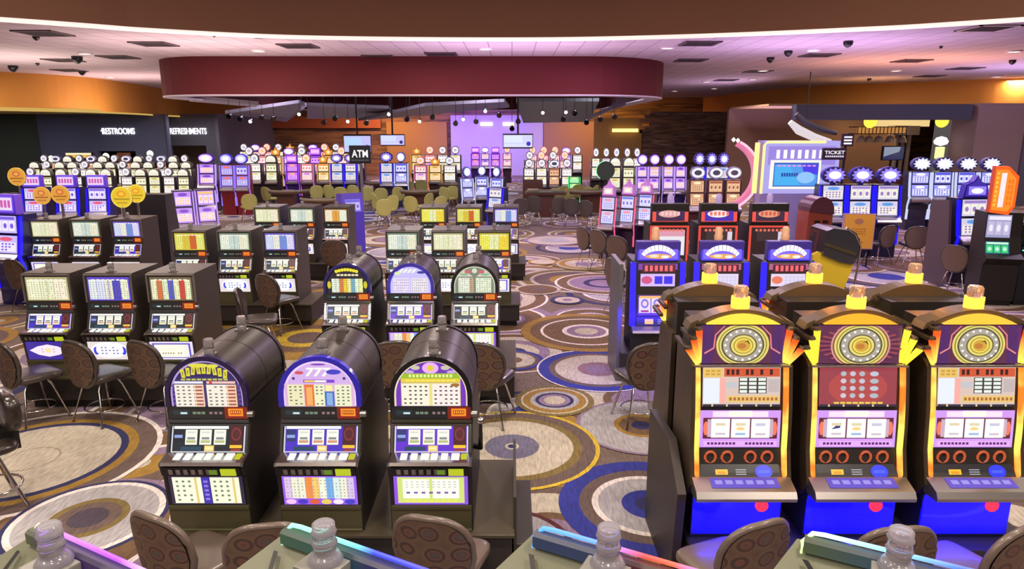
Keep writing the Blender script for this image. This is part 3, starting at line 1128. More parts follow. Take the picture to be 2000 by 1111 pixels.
def classic(kind, ts, rs, bs, label, loc, rz, group, T, depth, detail=True, candle=(0.03, 0.05)):
    """kind arch/flat; ts top glass style, rs reel style, bs belly style; T height of the topper base"""
    t = thing('slot_machine', label, 'slot machine', loc, rz, group)
    z = T

    def up(o):
        o.location.z = z
        return o
    up(part('cabinet', lambda: cab_body(depth), CABD if kind == 'arch' else CAB, t, key='cab%.2f%s' % (depth, kind)))
    if kind == 'arch':
        def shell():
            m = MB()
            ap = arch_pts(.272)
            m.prism(ap, 0.0, depth - .004, 'y', 0, sm=True)
            return m
        up(part('top_box', shell, mat('arch_shell_paint', (44, 38, 34), .38), t, key='archshell%.2f' % depth))

        def bez():
            m = MB()
            o_, i_ = arch_pts(.279), arch_pts(.246)
            n = len(o_)
            vs = [(p[0], y, p[1]) for y in (-.02, .02) for q in (o_, i_) for p in q]
            fs = []
            for k in range(n - 1):
                fs += [[k, k + 1, n + k + 1, n + k], [2 * n + k, k + 0, k + 1, 2 * n + k + 1]]
            m.add(vs, fs, 0)
            return m
        bm_c = {0: (34, 22, 70), 1: (44, 36, 190), 3: (40, 36, 110), 4: (60, 50, 170)}.get(ts, (30, 28, 30))
        up(part('bezel', bez, mat('bezel_%d' % ts, bm_c, .3, coat=.5) if detail else CABD, t, key='bez%d%s' % (ts, detail)))
        up(part('top_glass', lambda: arch_art(ts), ART, t, key='arch%d' % ts))
        top = .352
    else:
        def shell2():
            m = MB()
            m.prism([(depth, 0), (0, 0), (0, .33), (.015, .345), (depth, .345)], -.28, .28, 'x', 0)
            return m
        up(part('top_box', shell2, CAB, t, key='flatshell%.2f' % depth))

        def frm():
            m = MB()
            m.box(-.28, -.262, -.02, 0.004, 0, .335)
            m.box(.262, .28, -.02, 0.004, 0, .335)
            m.box(-.28, .28, -.02, 0.004, .318, .335)
            return m
        up(part('bezel', frm, STEEL, t, key='flatbez'))
        up(part('top_glass', lambda: flat_art(ts), ART, t, key='flat%d' % ts))
        top = .345
    up(part('display_strip', strip_art, ART, t, key='strip'))
    up(part('reel_window', lambda: reel_art(rs), ART, t, key='reel%d' % (rs % 5 + (10 if rs % 2 else 0))))
    up(part('button_deck', deck_mb, [CHROME, WLED, YG], t, key='deck'))
    up(part('belly_glass', lambda: belly_art(bs), ART, t, key='belly%d' % bs))
    c = part('candle', lambda: candle_mb(), [STEEL, GLASS, CANW], t, key='candle')
    c.location = (candle[0], candle[1], z + top + (-.004 if kind == 'arch' else 0))
    if detail:
        up(part('window_frame', lambda: MB().prism([(-.01, -.118), (-.022, -.12), (-.026, -.136), (-.012, -.136)], -.272, .272, 'x').prism([(-.004, -.092), (-.016, -.094), (-.02, -.115), (-.006, -.115)], -.272, .272, 'x').prism([(-.012, -.12), (-.024, -.12), (-.092, -.3), (-.08, -.3)], -.272, -.256, 'x').prism([(-.012, -.12), (-.024, -.12), (-.092, -.3), (-.08, -.3)], .256, .272, 'x'), CHROME, t, key='winfr'))
        up(part('coin_panel', coin_mb, [BLACK, STEEL, YG, lit('green_card_slot', (110, 150, 40), .8)], t, key='coin'))
        up(part('door', lambda: MB().prism([(-.13, -.665), (-.15, -.668), (-.15, -.69), (-.142, -.69), (-.14, -.84), (-.15, -.845), (-.15, -.858), (-.128, -.858)], -.272, .272, 'x', 0), OLIVE, t, key='door'))

        def pull():
            m = MB()
            m.lathe([(.03, 0), (.03, .03)], seg=12, mi=1)
            return m
        k = part('lock', lambda: MB().tube([(.27, -.02, -.05), (.31, -.02, -.05)], .022, 12), STEEL, t, key='lock')
        up(k)
    return t


def pull_handle(parent, z):
    m = MB().tube([(.28, .02, -.3), (.33, -.01, -.3), (.335, -.05, -.2), (.335, -.06, -.1)], [.022, .02, .014, .012], 10, 0)
    m.lathe([(.001, -.025), (.02, -.018), (.026, 0), (.02, .018), (.001, .025)], .335, -.06, 12, 1, -.08)
    o = part('pull_handle', m, [BLACK, CHROME], parent, 'black handle with a bright knob')
    o.location.z = z


def bank_base(x0, x1, y0, y1, h, T, label, gaps, depth, group=None, right_plinth=True):
    t = thing('slot_bank_base', label, 'slot machine base', ((x0 + x1) / 2, y0, 0), 0, group)
    w_ = (x1 - x0) / 2
    d = y1 - y0
    part('plinth', MB().box(-w_ + .04, w_ - .04, .06, d, 0, .1), BLACK, t)
    part('cabinet', MB().box(-w_, w_, 0, d, .1, h, 0, .006), mat('base_laminate', (38, 32, 29), .5), t)
    part('top_ledge', MB().box(-w_ - .02, w_ + .02, -.05, d + .02, h, h + .025, 0, .006), mat('base_ledge', (66, 58, 42), .45), t)
    return t


ORD3 = ['left', 'middle', 'right']
TA = 1.40
# front arched bank, facing the camera and backed by its twins
GA = 'round-topped slot machines of the nearest left bank'
xs = [-2.06, -1.297, -.547]
art_n = ['yellow title on dark purple glass', 'slanted sevens on purple glass', 'green band under a purple flower crest']
for i, x in enumerate(xs):
    t = classic('arch', i, [0, 1, 2][i], i, '%s round-topped slot of the nearest bank, %s' % (ORD3[i], art_n[i]), (x, 4.36, 0), 0, GA, TA, .37, True, (.02, .05))
    if i == 2:
        pull_handle(t, TA)
    classic('arch', (i + 3), 3, 1, 'round-topped slot machine facing away, %s machine of the nearest bank' % ['behind the left', 'behind the middle', 'behind the right'][i], (x, 5.10, 0), PI, 'rear machines of the nearest left bank', TA, .37, False, (-.02, .12))
bank_base(-2.33, -.0, 4.22, 5.25, .515, TA, 'black base box under the nearest round-topped slot bank, its side wider than the machines', 3, .37)
# end side panel seen at the right of the bank
solo('bank_side_panel', MB().box(-.02, .12, 0, .9, 0, .42, 0, .008).box(-.02, .0, 0, .9, .42, .78, 0), mat('side_panel_laminate', (48, 44, 34), .5),
     'dark panel standing at the right end of the nearest round-topped bank', 'panel', (.03, 4.25, 0))
# second arched bank
xs2 = [-1.94, -1.195, -.44]
art2 = ['yellow title and coloured pay columns', 'lilac glass with pale slanted sevens', 'grey-green glass with a pink crest']
for i, x in enumerate(xs2):
    classic('arch', 3 + i, [3, 2, 0][i], [0, 1, 2][i], '%s round-topped slot of the second bank, %s' % (ORD3[i], art2[i]), (x, 7.88, 0), 0, 'round-topped slot machines of the second left bank', 1.345, .37, True, (.02, .05))
    classic('arch', i, 3, 1, 'round-topped slot facing away, behind the %s one of the second bank' % ORD3[i], (x, 8.62, 0), PI, 'rear machines of the second left bank', 1.345, .37, False, (-.02, .12))
bank_base(-2.2, .03, 7.72, 8.75, .465, 1.345, 'black base box under the second round-topped bank beside the aisle', 3, .37)

FS = [
    ('D', [-5.42, -4.70, -3.975], 7.80, ['cream pay table top', 'white table top with purple edge', 'top with blue and red columns'], [0, 1, 2], [1, 3, 4], [3, 4, 5], 'flat-topped slots of the left bank behind the brown chairs'),
    ('E', [-5.342, -4.6, -3.846], 11.25, ['yellow top glass with a red column', 'plain white top glass', 'white top glass with purple header'], [3, 4, 7], [4, 3, 0], [5, 4, 4], 'flat-topped slots of the bank left of the second round-topped bank'),
    ('E2', [-5.297, -4.547, -3.807], 14.8, ['yellowish top', 'pale green top', 'cream top'], [0, 4, 5], [4, 3, 0], [5, 4, 4], 'flat-topped slots in the row behind, left of the purple kiosk'),
    ('F', [-8.709, -7.948, -7.186], 12.71, ['cream top under a gold disc sign', 'pale grid top', 'white and blue striped top'], [0, 4, 7], [4, 3, 1], [5, 5, 4], 'flat-topped slots of the far left bank under the gold disc signs'),
    ('C', [-1.817, -1.057, -.296], 11.25, ['white top glass', 'white top glass with fine columns', 'white and yellow top glass'], [4, 0, 6], [3, 0, 1], [5, 4, 5], 'flat-topped slots directly behind the second round-topped bank'),
    ('C2', [-1.711, -.938, -.132], 14.8, ['yellow striped top', 'yellow top', 'white top with lilac header'], [6, 3, 7], [0, 3, 1], [5, 4, 5], 'flat-topped slots in the farthest flat row beside the aisle')]
G2 = {'D': 'nearest on the left', 'E': 'beside the black base box', 'E2': 'left of the purple kiosk', 'F': 'under the gold discs', 'C': 'just behind the round tops', 'C2': 'farthest beside the aisle'}
for nm, xx, y, nn, a_, b_, c_, g in FS:
    g2 = G2[nm]
    for i, x in enumerate(xx):
        classic('flat', a_[i], b_[i], c_[i], '%s slot of three %s, %s' % (ORD3[i], g2, nn[i]), (x, y, 0), 0, g, 1.255, .62, nm in ('D', 'E', 'C'), (.0, .08))
    bank_base(xx[0] - .32, xx[2] + (.42 if nm != 'E' else .5), y - .18, y + .68, .375, 1.255, 'black base box under the three flat-topped slots %s' % g2, 3, .62)

# gold disc signs on poles above the far left bank
def disc_art():
    a = Art((0, -.012, 0), step=.001)
    a.ell(0, 0, .165, .165, (226, 176, 70), 30)
    a.ell(0, 0, .15, .15, (214, 150, 56), 30)
    a.ell(.0, .05, .07, .05, (196, 90, 50), 20)
    a.ell(0, .05, .045, .03, (226, 160, 80), 20)
    a.marks(-.12, -.045, .12, -.015, 8, 1, (140, 70, 40), .8, .8)
    a.marks(-.08, -.1, .08, -.075, 6, 1, (150, 90, 40), .8, .8)
    return a


def disc_art2():
    a = Art((0, -.012, 0), step=.001)
    a.ell(0, 0, .165, .165, (236, 216, 80), 30)
    a.ell(0, 0, .15, .15, (222, 186, 44), 30)
    a.ell(.0, .05, .07, .05, (226, 140, 30), 20)
    a.ell(0, .05, .045, .03, (236, 190, 60), 20)
    a.marks(-.12, -.045, .12, -.015, 8, 1, (150, 120, 30), .8, .8)
    a.marks(-.08, -.1, .08, -.075, 6, 1, (160, 130, 40), .8, .8)
    return a


for i, (px, py, Y, z0, k, yl, lb) in enumerate([(33, 345, 14.6, 0.0, 1.15, 0, 'gold disc sign on a pole at the far left edge, highest of the five'), (82, 382, 12.95, 1.6, 1.0, 0, 'gold disc sign above the left machine of the far left bank'), (118, 380, 13.1, 1.6, 1.05, 0, 'gold disc sign just right of its twin above the far left bank'),
                                              (238, 385, 12.95, 1.6, 1.2, 1, 'bright yellow disc sign above the right machine of the far left bank'), (266, 378, 13.2, 1.6, 1.05, 1, 'smaller yellow disc sign overlapping behind the bright yellow disc')]):
    x, z = atY(px, py, Y)
    t = thing('disc_sign', lb, 'sign', (x, Y, z), 0, 'round gold signs on poles')
    part('disc', lambda: MB().tube([(0, -.01, 0), (0, .01, 0)], .168, 30), mat('gold_disc_rim', (206, 160, 90), .4), t, key='discb').scale = (k, 1, k)
    part('disc_face', disc_art2 if yl else disc_art, ART, t, key='discf%d' % yl).scale = (k, 1, k)
    part('pole', MB().tube([(0, .01, -.15), (0, .01, z0 - z)], .025, 8), CHROME, t)

# ================================================================== CHAIRS
def shell_pts(w_, z0, z1, n=32, p=3.0):
    cz, h = (z0 + z1) / 2, (z1 - z0) / 2
    out = []
    for k in range(n):
        a = 2 * PI * k / n
        c, s_ = math.cos(a), math.sin(a)
        x = w_ * math.copysign(abs(c) ** (2 / p), c)
        z = cz + h * math.copysign(abs(s_) ** (2 / p), s_)
        if z < cz:
            x *= 1 - .22 * (cz - z) / h
        else:
            x *= 1 - .12 * ((z - cz) / h) ** 2
        out.append((x, z))
    return out


def chair_back(back=True):
    m = MB()
    pts = shell_pts(.25, .47, .99)
    cz = .73
    n = len(pts)

    def y_at(x, z):
        return -.24 + .9 * x * x - .10 * (z - .55)
    if back:
        rings = [(0.0, -.0), (.35, 0), (.7, 0), (.93, 0.0)]
        sign = -1
    for side, th in ((-1, -.026), (1, .026)):
        if (side == -1) != back:
            continue
        vs = [(0, y_at(0, cz) + th * 1.15, cz)]
        fr = (.35, .7, .985)
        for f in fr:
            for x, z in pts:
                X, Z = x * f, cz + (z - cz) * f
                vs.append((X, y_at(X, Z) + th * 1.1, Z))
        fs = []
        for k in range(n):
            l = (k + 1) % n
            tri = [0, 1 + k, 1 + l]
            fs.append(tri if side < 0 else tri[::-1])
            for r_ in range(2):
                q = [1 + r_ * n + k, 1 + (r_ + 1) * n + k, 1 + (r_ + 1) * n + l, 1 + r_ * n + l]
                fs.append(q if side < 0 else q[::-1])
        m.add(vs, fs, 0, None, True)
    return m


def chair_rim():
    m = MB()
    pts = shell_pts(.25, .47, .99)
    cz = .73
    P = [(x, -.24 + .9 * x * x - .10 * (z - .55), z) for x, z in pts]
    m.tube(P, .024, 8, 0, closed=True)
    return m


def pillow(cx, cy, cz, sx, sy, sz, taper=0.0, e=.35, nu=28, nv=14):
    m = MB()
    vs, fs = [], []

    def pw(v, p):
        return math.copysign(abs(v) ** p, v)
    for j in range(nv + 1):
        ph = -PI / 2 + PI * j / nv
        for i in range(nu):
            th = 2 * PI * i / nu
            x = pw(math.cos(ph), e) * pw(math.cos(th), e)
            y = pw(math.cos(ph), e) * pw(math.sin(th), e)
            z = pw(math.sin(ph), e * 1.6)
            vs.append((cx + sx * x * (1 + taper * y), cy + sy * y, cz + sz * z))
    for j in range(nv):
        for i in range(nu):
            k = (i + 1) % nu
            fs.append([j * nu + i, j * nu + k, (j + 1) * nu + k, (j + 1) * nu + i])
    m.add(vs, fs, 0, None, True)
    return m


def chair_seat():
    return pillow(0, .02, .53, .235, .235, .045, .09)


def chair_legs(k):
    sx, sy = [(-1, -1), (1, -1), (1, 1), (-1, 1)][k]
    return MB().tube([(sx * .11, sy * .1, .49), (sx * .15, sy * .14, .4), (sx * .24, sy * .23, .012)], .0135, 8).lathe([(.02, 0), (.02, .014)], sx * .24, sy * .23, 8)


def chair_ring():
    m = MB()
    m.tube([(.205 * math.cos(2 * PI * k / 24), .2 * math.sin(2 * PI * k / 24), .16) for k in range(24)], .009, 6, closed=True)
    return m


def chair(loc, rz, label, group=None, sc=1.0, rim=None, fab=None, full=True, tag=''):
    t = thing('casino_chair', label, 'chair', loc, rz, group)
    t.scale = (sc, sc, sc)
    part('backrest_shell', lambda: chair_back(True), fab or FAB, t, key='chb' + tag)
    part('back_cushion', lambda: chair_back(False), rim or LEATH, t, key='chc' + tag)
    part('rim', chair_rim, rim or LEATH, t, key='chr' + tag)
    part('seat', chair_seat, rim or LEATH, t, key='chs' + tag)
    for k in range(4):
        part('leg', lambda: chair_legs(k), CHROME, t, key='chl%d' % k)
    part('foot_ring', chair_ring, CHROME, t, key='chring')
    part('seat_plate', lambda: MB().box(-.13, .13, -.12, .12, .475, .49), BLACK, t, key='chplate')
    return t


def chair_at(px, pyt, rz, label, group=None, zt=.99, **kw):
    """place a chair by the pixel of its backrest top"""
    x, y = at(px, pyt, zt)
    r = Matrix.Rotation(rz, 3, 'Z') @ Vector((0, -.27, 0))
    return chair((x - r.x, y - r.y, 0), rz, label, group, **kw)


GC = 'patterned chairs in front of the lower left bank'
chair_at(-6, 668, R(-32), 'brown patterned chair at the left edge before the lavender oval belly glass', GC)
chair_at(140, 668, R(-24), 'brown patterned chair before the left flat bank, the middle one of three in view', GC)
chair_at(270, 668, R(-24), 'brown patterned chair between the left flat bank and the yellow-titled round machine', GC)
chair_at(20, 508, R(-20), 'brown patterned chair behind the left end of the left flat bank', None)
chair_at(515, 537, R(-30), 'brown patterned chair beside the black base of the flat bank left of centre', None)
chair_at(462, 566, R(-75), 'dark grey leather chair seen from its side, next to the brown chair left of centre', None, fab=LEATH, tag='d')
chair_at(650, 470, R(10), 'brown patterned chair back showing between the flat banks behind the yellow round machine', None)
chair_at(770, 668, R(8), 'brown patterned chair before the middle machine of the second round-topped bank', 'chairs at the second round-topped bank')
chair_at(938, 672, R(-18), 'brown patterned chair before the right machine of the second round-topped bank', 'chairs at the second round-topped bank')
GF = 'chairs at the bottom of the picture'
chair_at(294, 1008, R(-26), 'brown patterned chair at the bottom, left of the green-lit display bar', GF, rim=VINYL, tag='v')
chair_at(518, 1026, R(10), 'brown patterned chair partly hidden by the grey housing below the green-lit display bar', GF, rim=VINYL, tag='v')
chair_at(838, 1012, R(-14), 'grey-brown patterned chair at the bottom in front of the green-topped round machine', GF, rim=VINYL, tag='v')
chair_at(1490, 1022, R(22), 'light taupe patterned chair at the bottom before the left gold-wheel machine', GF, rim=VINYL, tag='v')
chair_at(1765, 1032, R(5), 'brown patterned chair behind the clear candle at the lower right', GF, rim=VINYL, tag='v')
chair_at(2000, 1030, R(30), 'patterned chair cut by the lower right corner', GF, rim=VINYL, tag='v')
chair_at(1275, 672, R(14), 'red-brown patterned stool chair with a chrome foot ring beside the blue-lit machine', None)
# the black leather chair at the left edge
t = thing('swivel_stool', 'shiny black leather stool with rounded back at the left edge', 'stool', (0, 0, 0), 0)
x, y = at(6, 765, 1.02)
t.location = (x, y, 0)
part('backrest', pillow(0, 0, .86, .24, .07, .17, 0, .45), mat('black_leather', (46, 38, 34), .28, coat=.4), t)
part('seat', pillow(0, .22, .58, .25, .24, .05, 0, .45), MATS['black_leather'], t)
part('bracket', MB().box(-.06, .06, -.05, .1, .5, .72), BLACK, t)
for k in range(4):
    a = PI / 4 + k * PI / 2
    part('leg', MB().tube([(.08 * math.cos(a), .2 + .08 * math.sin(a), .53), (.28 * math.cos(a), .2 + .28 * math.sin(a), .01)], .015, 8), CHROME, t)
part('foot_ring', MB().tube([(.23 * math.cos(2 * PI * k / 20), .2 + .23 * math.sin(2 * PI * k / 20), .2) for k in range(20)], .011, 6, closed=True), CHROME, t)
t.rotation_euler[2] = R(140)

# ================================================================== GOLD WHEEL MACHINES
def ray_art(style):
    """top sign, u -.27..27, v 0..0.26"""
    a = Art((0, -.03, 1.675), vd=(0, .026, .26), step=.0006)
    a.rect(-.285, 0, .285, .265, (88, 34, 72))
    if style == 1:
        for k in range(24):
            an = PI * 2 * k / 24
            a.poly([(0, .13), (.285 * math.cos(an), .13 + .13 * math.sin(an)), (.285 * math.cos(an + .1), .13 + .13 * math.sin(an + .1))], (150, 66, 76))
    else:
        a.rect(-.285, 0, -.2, .265, (74, 28, 96))
        a.rect(.2, 0, .285, .265, (74, 28, 96))
        for s in (-1, 1):
            a.poly([(s * .26, .075), (s * .2, .11), (s * .19, .2), (s * .13, .26), (s * .12, .26), (s * .182, .195), (s * .19, .105), (s * .255, .065)][::1], (226, 130, 130))

    def cell(ru, c):
        n = 36
        pts = [(ru * 1.2 * math.cos(2 * PI * i / n), min(.262, max(.003, .128 + ru * math.sin(2 * PI * i / n)))) for i in range(n)]
        a.poly(pts, c)
    if style == 1:
        cell(.168, (206, 150, 140))
        cell(.158, (130, 60, 60))
    cell(.15, (222, 206, 110))
    cell(.138, (150, 136, 30))
    cell(.13, (226, 216, 140))
    cell(.122, (88, 78, 40))
    cell(.112, (168, 160, 150))
    for k in range(16):
        an = 2 * PI * k / 16
        u, v = .1 * 1.2 * math.cos(an), .128 + .1 * math.sin(an)
        if .01 < v < .255:
            a.ell(u, v, .009, .009, (240, 236, 220), 8)
    cell(.078, (96, 84, 50))
    cell(.07, (226, 210, 110))
    cell(.056, (150, 130, 40))
    cell(.05, (232, 214, 90))
    cell(.04, (206, 160, 60))
    a.ell(-.01, .125, .03, .02, (190, 120, 50), 10)
    a.poly([(.0, .15), (.03, .165), (.045, .14), (.038, .138), (.026, .155)], (60, 50, 20))
    return a


def upper_art(style):
    rnd = random.Random(style + 7)
    a = Art((0, -.082, 1.385), vd=(0, .045, .27), step=.0006)
    if style == 1:
        a.rect(-.265, 0, .265, .27, (150, 60, 72))
        a.ell(0, .13, .2, .12, (176, 70, 70))
        for i in range(4):
            for j in range(4):
                a.ell(-.1 + i * .062 + (.02 if i == 3 else 0), .225 - j * .05, .02 if i < 3 else .03, .017, (200 - i * 4, 190, 206) if (i + j) % 2 else (170, 180, 190), 12)
        a.marks(-.17, .018, .17, .034, 8, 1, (220, 206, 90), .8, .8)
    else:
        a.rect(-.265, 0, .265, .27, (214, 190, 180))
        a.rect(-.26, .2, -.13, .262, (226, 190, 100))
        a.marks(-.25, .21, -.14, .255, 3, 2, (200, 150, 60), .7, .6)
        a.rect(-.12, .205, .26, .264, (206, 84, 50))
        a.marks(-.11, .215, .25, .256, 11, 1, (60, 16, 20), .62, .9, rnd)
        a.rect(-.26, .02, -.15, .195, (226, 232, 244))
        a.rect(-.15, .02, -.11, .195, (240, 170, 160))
        a.rect(-.02, .09, .17, .2, (60, 50, 50))
        a.marks(-.02, .09, .17, .2, 3, 4, (226, 236, 226), .8, .7)
        a.rect(-.11, .13, -.03, .17, (190, 190, 196))
        a.rect(.18, .1, .255, .19, (190, 176, 176))
        a.rect(-.1, .03, .26, .075, (226, 190, 110))
        a.marks(-.09, .035, .25, .07, 12, 1, (170, 100, 50), .6, .6)
    a.rect(-.265, -.0, .265, .016, (40, 36, 60))
    a.marks(-.25, 0, .25, .016, 5, 1, (226, 206, 150), .12, .9)
    return a


def wheelreel_art(style):
    a = Art((0, -.108, 1.095), vd=(0, .026, .262), step=.0006)
    a.rect(-.275, 0, .275, .262, (206, 150, 246))
    a.rect(-.19, .215, .19, .255, (246, 220, 240))
    a.rect(-.08, .215, .08, .258, (255, 240, 226))
    a.rect(-.255, .062, .255, .21, (96, 20, 40))
    for s in (-1, 1):
        a.ell(s * .235, .135, .018, .05, (240, 120, 90), 14)
        a.rect(min(s * .225, s * .2), .075, max(s * .225, s * .2), .2, (196, 170, 190))
    for k in range(3):
        u = -.2 + k * .136
        a.rect(u, .07, u + .128, .205, (240, 236, 250))
        a.rect(u + .014, .075, u + .114, .2, (252, 250, 252))
        if k == 0 and style == 1:
            a.poly([(u + .03, .13), (u + .09, .18), (u + .09, .14)], (50, 50, 120))
        a.rect(u + .03, .155, u + .098, .175, (220, 206, 170) if k < 2 else (196, 196, 214))
        a.rect(u + .03, .09, u + .098, .105, (206, 190, 196) if k != 1 else (150, 180, 220))
        if k == 1:
            a.ell(u + .064, .135, .03, .012, (240, 206, 130))
    a.rect(-.25, .012, .25, .05, (228, 170, 240))
    a.marks(-.23, .02, -.03, .044, 8, 1, (90, 20, 110), .7, .7)
    a.marks(.03, .02, .23, .044, 8, 1, (90, 20, 110), .7, .7)
    return a


FIRE = bpy.data.materials.new('flame_tube_glow')
N, L, b = nodes_of(FIRE)
tc = N.new('ShaderNodeTexCoord')
sx = N.new('ShaderNodeSeparateXYZ')
rr = N.new('ShaderNodeValToRGB')
e = rr.color_ramp.elements
e[0].position = 0.15
e[0].color = (*lin((255, 226, 90)), 1)
e[1].position = .85
e[1].color = (*lin((255, 84, 20)), 1)
L.new(tc.outputs['Generated'], sx.inputs[0])
L.new(sx.outputs['Z'], rr.inputs[0])
L.new(rr.outputs[0], b.inputs['Emission Color'])
b.inputs['Emission Strength'].default_value = 1.3
b.inputs['Base Color'].default_value = (.05, .02, .01, 1)
STRIP = bpy.data.materials.new('amber_side_strip')
N, L, b = nodes_of(STRIP)
tc = N.new('ShaderNodeTexCoord')
nz = N.new('ShaderNodeTexNoise')
nz.inputs['Scale'].default_value = 5
rr = N.new('ShaderNodeValToRGB')
e = rr.color_ramp.elements
e[0].position = 0.38
e[0].color = (*lin((255, 120, 30)), 1)
e[1].position = .6
e[1].color = (*lin((255, 222, 96)), 1)
L.new(tc.outputs['Object'], nz.inputs['Vector'])
L.new(nz.outputs['Fac'], rr.inputs[0])
L.new(rr.outputs[0], b.inputs['Emission Color'])
b.inputs['Emission Strength'].default_value = 1.4
b.inputs['Base Color'].default_value = (.05, .02, .01, 1)
YTUBE = lit('yellow_tube_glow', (255, 222, 60), 1.3)
BLUEG = lit('deep_blue_glow', (24, 18, 255), 1.0)
BGLOW = mat('blue_glow_paint', (30, 24, 170), .35, coat=.4)  # blue glow below the tray put into the door's base colour


def crown_pts(k=1.0):
    P = []
    for i in range(13):
        t_ = -1 + i / 6
        P.append((t_ * .30, .085 * (1 - t_ * t_) * k))
    return P


def wheel_machine(style, label, loc, rz, group):
    t = thing('slot_machine', label, 'slot machine', loc, rz, group)

    def body():
        m = MB()
        front = [(0, 1.945), (-.0, 1.67), (-.03, 1.66), (-.075, 1.37), (-.10, 1.09), (-.14, .97), (-.19, .9), (-.19, .8), (-.15, .76), (-.13, .5), (-.13, .422)]
        prof = [(.36, 1.945)] + front + [(.36, .422)]
        m.prism(prof, -.31, .31, 'x', 0)
        return m
    part('cabinet', body, CABD, t, key='wm_body')

    def sides(s):
        m = MB()
        prof = [(.37, 1.7), (.02, 1.7), (-.045, 1.66), (-.1, 1.37), (-.13, 1.09), (-.17, .95), (-.2, .86), (-.1, .74), (.37, .6)]
        x0, x1 = ((-.345, -.31), (.31, .345))[s > 0]
        m.prism(prof, x0, x1, 'x', 0)
        return m
    for s in (-1, 1):
        part('side_cheek', lambda: sides(s), BRONZE, t, key='wm_side%d' % s)

    def strip(s):
        m = MB()
        pts = [(-.052, 1.655), (-.085, 1.5), (-.108, 1.37), (-.125, 1.25), (-.137, 1.09), (-.168, .97), (-.19, .88)]
        for p, q in zip(pts, pts[1:]):
            x = s * .3
            m.add([(x - .016, p[0], p[1]), (x + .016, p[0], p[1]), (x + .016, q[0], q[1]), (x - .016, q[0], q[1]), (x - .016, p[0] + .02, p[1]), (x + .016, p[0] + .02, p[1]), (x + .016, q[0] + .02, q[1]), (x - .016, q[0] + .02, q[1])], [[0, 3, 2, 1], [4, 5, 6, 7], [0, 4, 7, 3], [1, 2, 6, 5]])
        return m
    for s in (-1, 1):
        part('light_strip', lambda: strip(s), STRIP, t, key='wm_strip%d' % s)

    def crown():
        m = MB()
        P = crown_pts()
        prof = [(-.30, -.03)] + P + [(.30, -.03)]
        m.prism([(p[0], p[1] + 1.955) for p in prof], .02, .17, 'y', 0)
        for s in (-1, 1):
            m.prism([(s * .30, 1.93), (s * .30, 1.97), (s * .35, 1.945), (s * .37, 1.9)], .02, .16, 'y', 0)
        return m
    part('crown', crown, mat('weathered_crown', (96, 82, 58), .4, .4), t, key='wm_crown')

    def lens():
        m = MB()
        prof = [(-.25, 1.945)] + [(p[0] * .83, 1.945 + p[1] * .82) for p in crown_pts()] + [(.25, 1.945)]
        m.prism(prof, -.012, .018, 'y', 0)
        return m
    part('crown_light', lens, [lit('crown_yellow', (255, 214, 70), 1.3), lit('crown_orange', (255, 170, 40), 1.3), lit('crown_y2', (255, 190, 60), 1.3)][style], t, key='wm_lens%d' % style)
    part('sign_glass', lambda: ray_art(style), ART, t, key='wm_ray%d' % style)
    part('shelf', lambda: MB().box(-.33, .33, -.06, .02, 1.655, 1.672, 0, .004), CHROME, t, key='wm_shelf')
    for s in (-1, 1):
        for k in range(3):
            def horn():
                xb, xt = s * (.285 + k * .012), s * (.305 + k * .038)
                return MB().tube([(xb, -.02 - k * .012, 1.68), (xt, -.035 - k * .02, 1.68 + .235 - k * .06)], [.014, .023], 10)
            f = part('flame_tube', horn, FIRE if style != 1 else YTUBE, t, key='wm_h%d%d%d' % (s, k, style == 1))

            def cap():
                xt = s * (.305 + k * .038)
                z = 1.68 + .235 - k * .06
                return MB().tube([(xt, -.035 - k * .02, z), (xt + s * .003, -.035 - k * .02, z + .018)], [.026, .02], 10).box(min(xt, xt + s * .03), max(xt, xt + s * .03), -.03 - k * .02, .2, z - .01, z + .012)
            part('tube_cap', cap, BRONZE, t, key='wm_c%d%d' % (s, k))
    part('upper_screen', lambda: upper_art(style), ART, t, key='wm_up%d' % style)
    part('reel_screen', lambda: wheelreel_art(style), ART, t, key='wm_reel%d' % style)
    ring = [lit('ring_orange', (206, 90, 50), .9), CABD]
    for k, u in enumerate((-.2, -.085, .075, .19)):
        part('speaker_ring', lambda: MB().tube([(u + .036 * math.cos(2 * PI * q / 20), -.125, 1.03 + .04 * math.sin(2 * PI * q / 20)) for q in range(20)], .009, 6, closed=True), ring[0], t, key='wm_ring%d' % k)
    a_ = 'wm_btn'

    def btn():
        a = Art((0, -.182, .905), vd=(0, .045, .075), step=.001)
        a.rect(-.27, -.01, .27, .09, (20, 18, 26))
        a.rect(-.17, .01, -.085, .055, (255, 190, 40))
        a.rect(-.155, .024, -.1, .042, (226, 150, 20))
        a.marks(-.04, .015, .05, .06, 1, 3, (170, 170, 180), .8, .4)
        a.ell(.16, .04, .06, .045, (30, 50, 240))
        a.rect(.12, .03, .2, .05, (60, 90, 255))
        return a
    part('bill_panel', btn, ART, t, key=a_)

    def deck():
        m = MB()
        m.prism([(-.17, .915), (-.31, .87), (-.335, .83), (-.33, .805), (-.18, .80)], -.335, .335, 'x', 0)
        return m
    part('button_tray', deck, STEEL, t, key='wm_deck')

    def dart():
        a = Art((0, -.308, .873), vd=(0, .13, .041), step=.0012)
        a.rect(-.22, .03, .24, .12, (90, 70, 190))
        a.marks(-.2, .05, .22, .11, 6, 1, (150, 140, 226), .7, .6)
        return a
    part('button_glass', dart, ART, t, key='wm_dart')

    def low():
        return MB().box(-.31, .31, -.15, -.13, .45, .79, 0, .01)
    part('lower_door', low, BGLOW, t, key='wm_low')
    part('led_lip', lambda: MB().box(-.29, .29, -.17, -.15, .775, .79), lit('blue_led_lip', (30, 30, 255), 3.0), t, key='wm_lip')
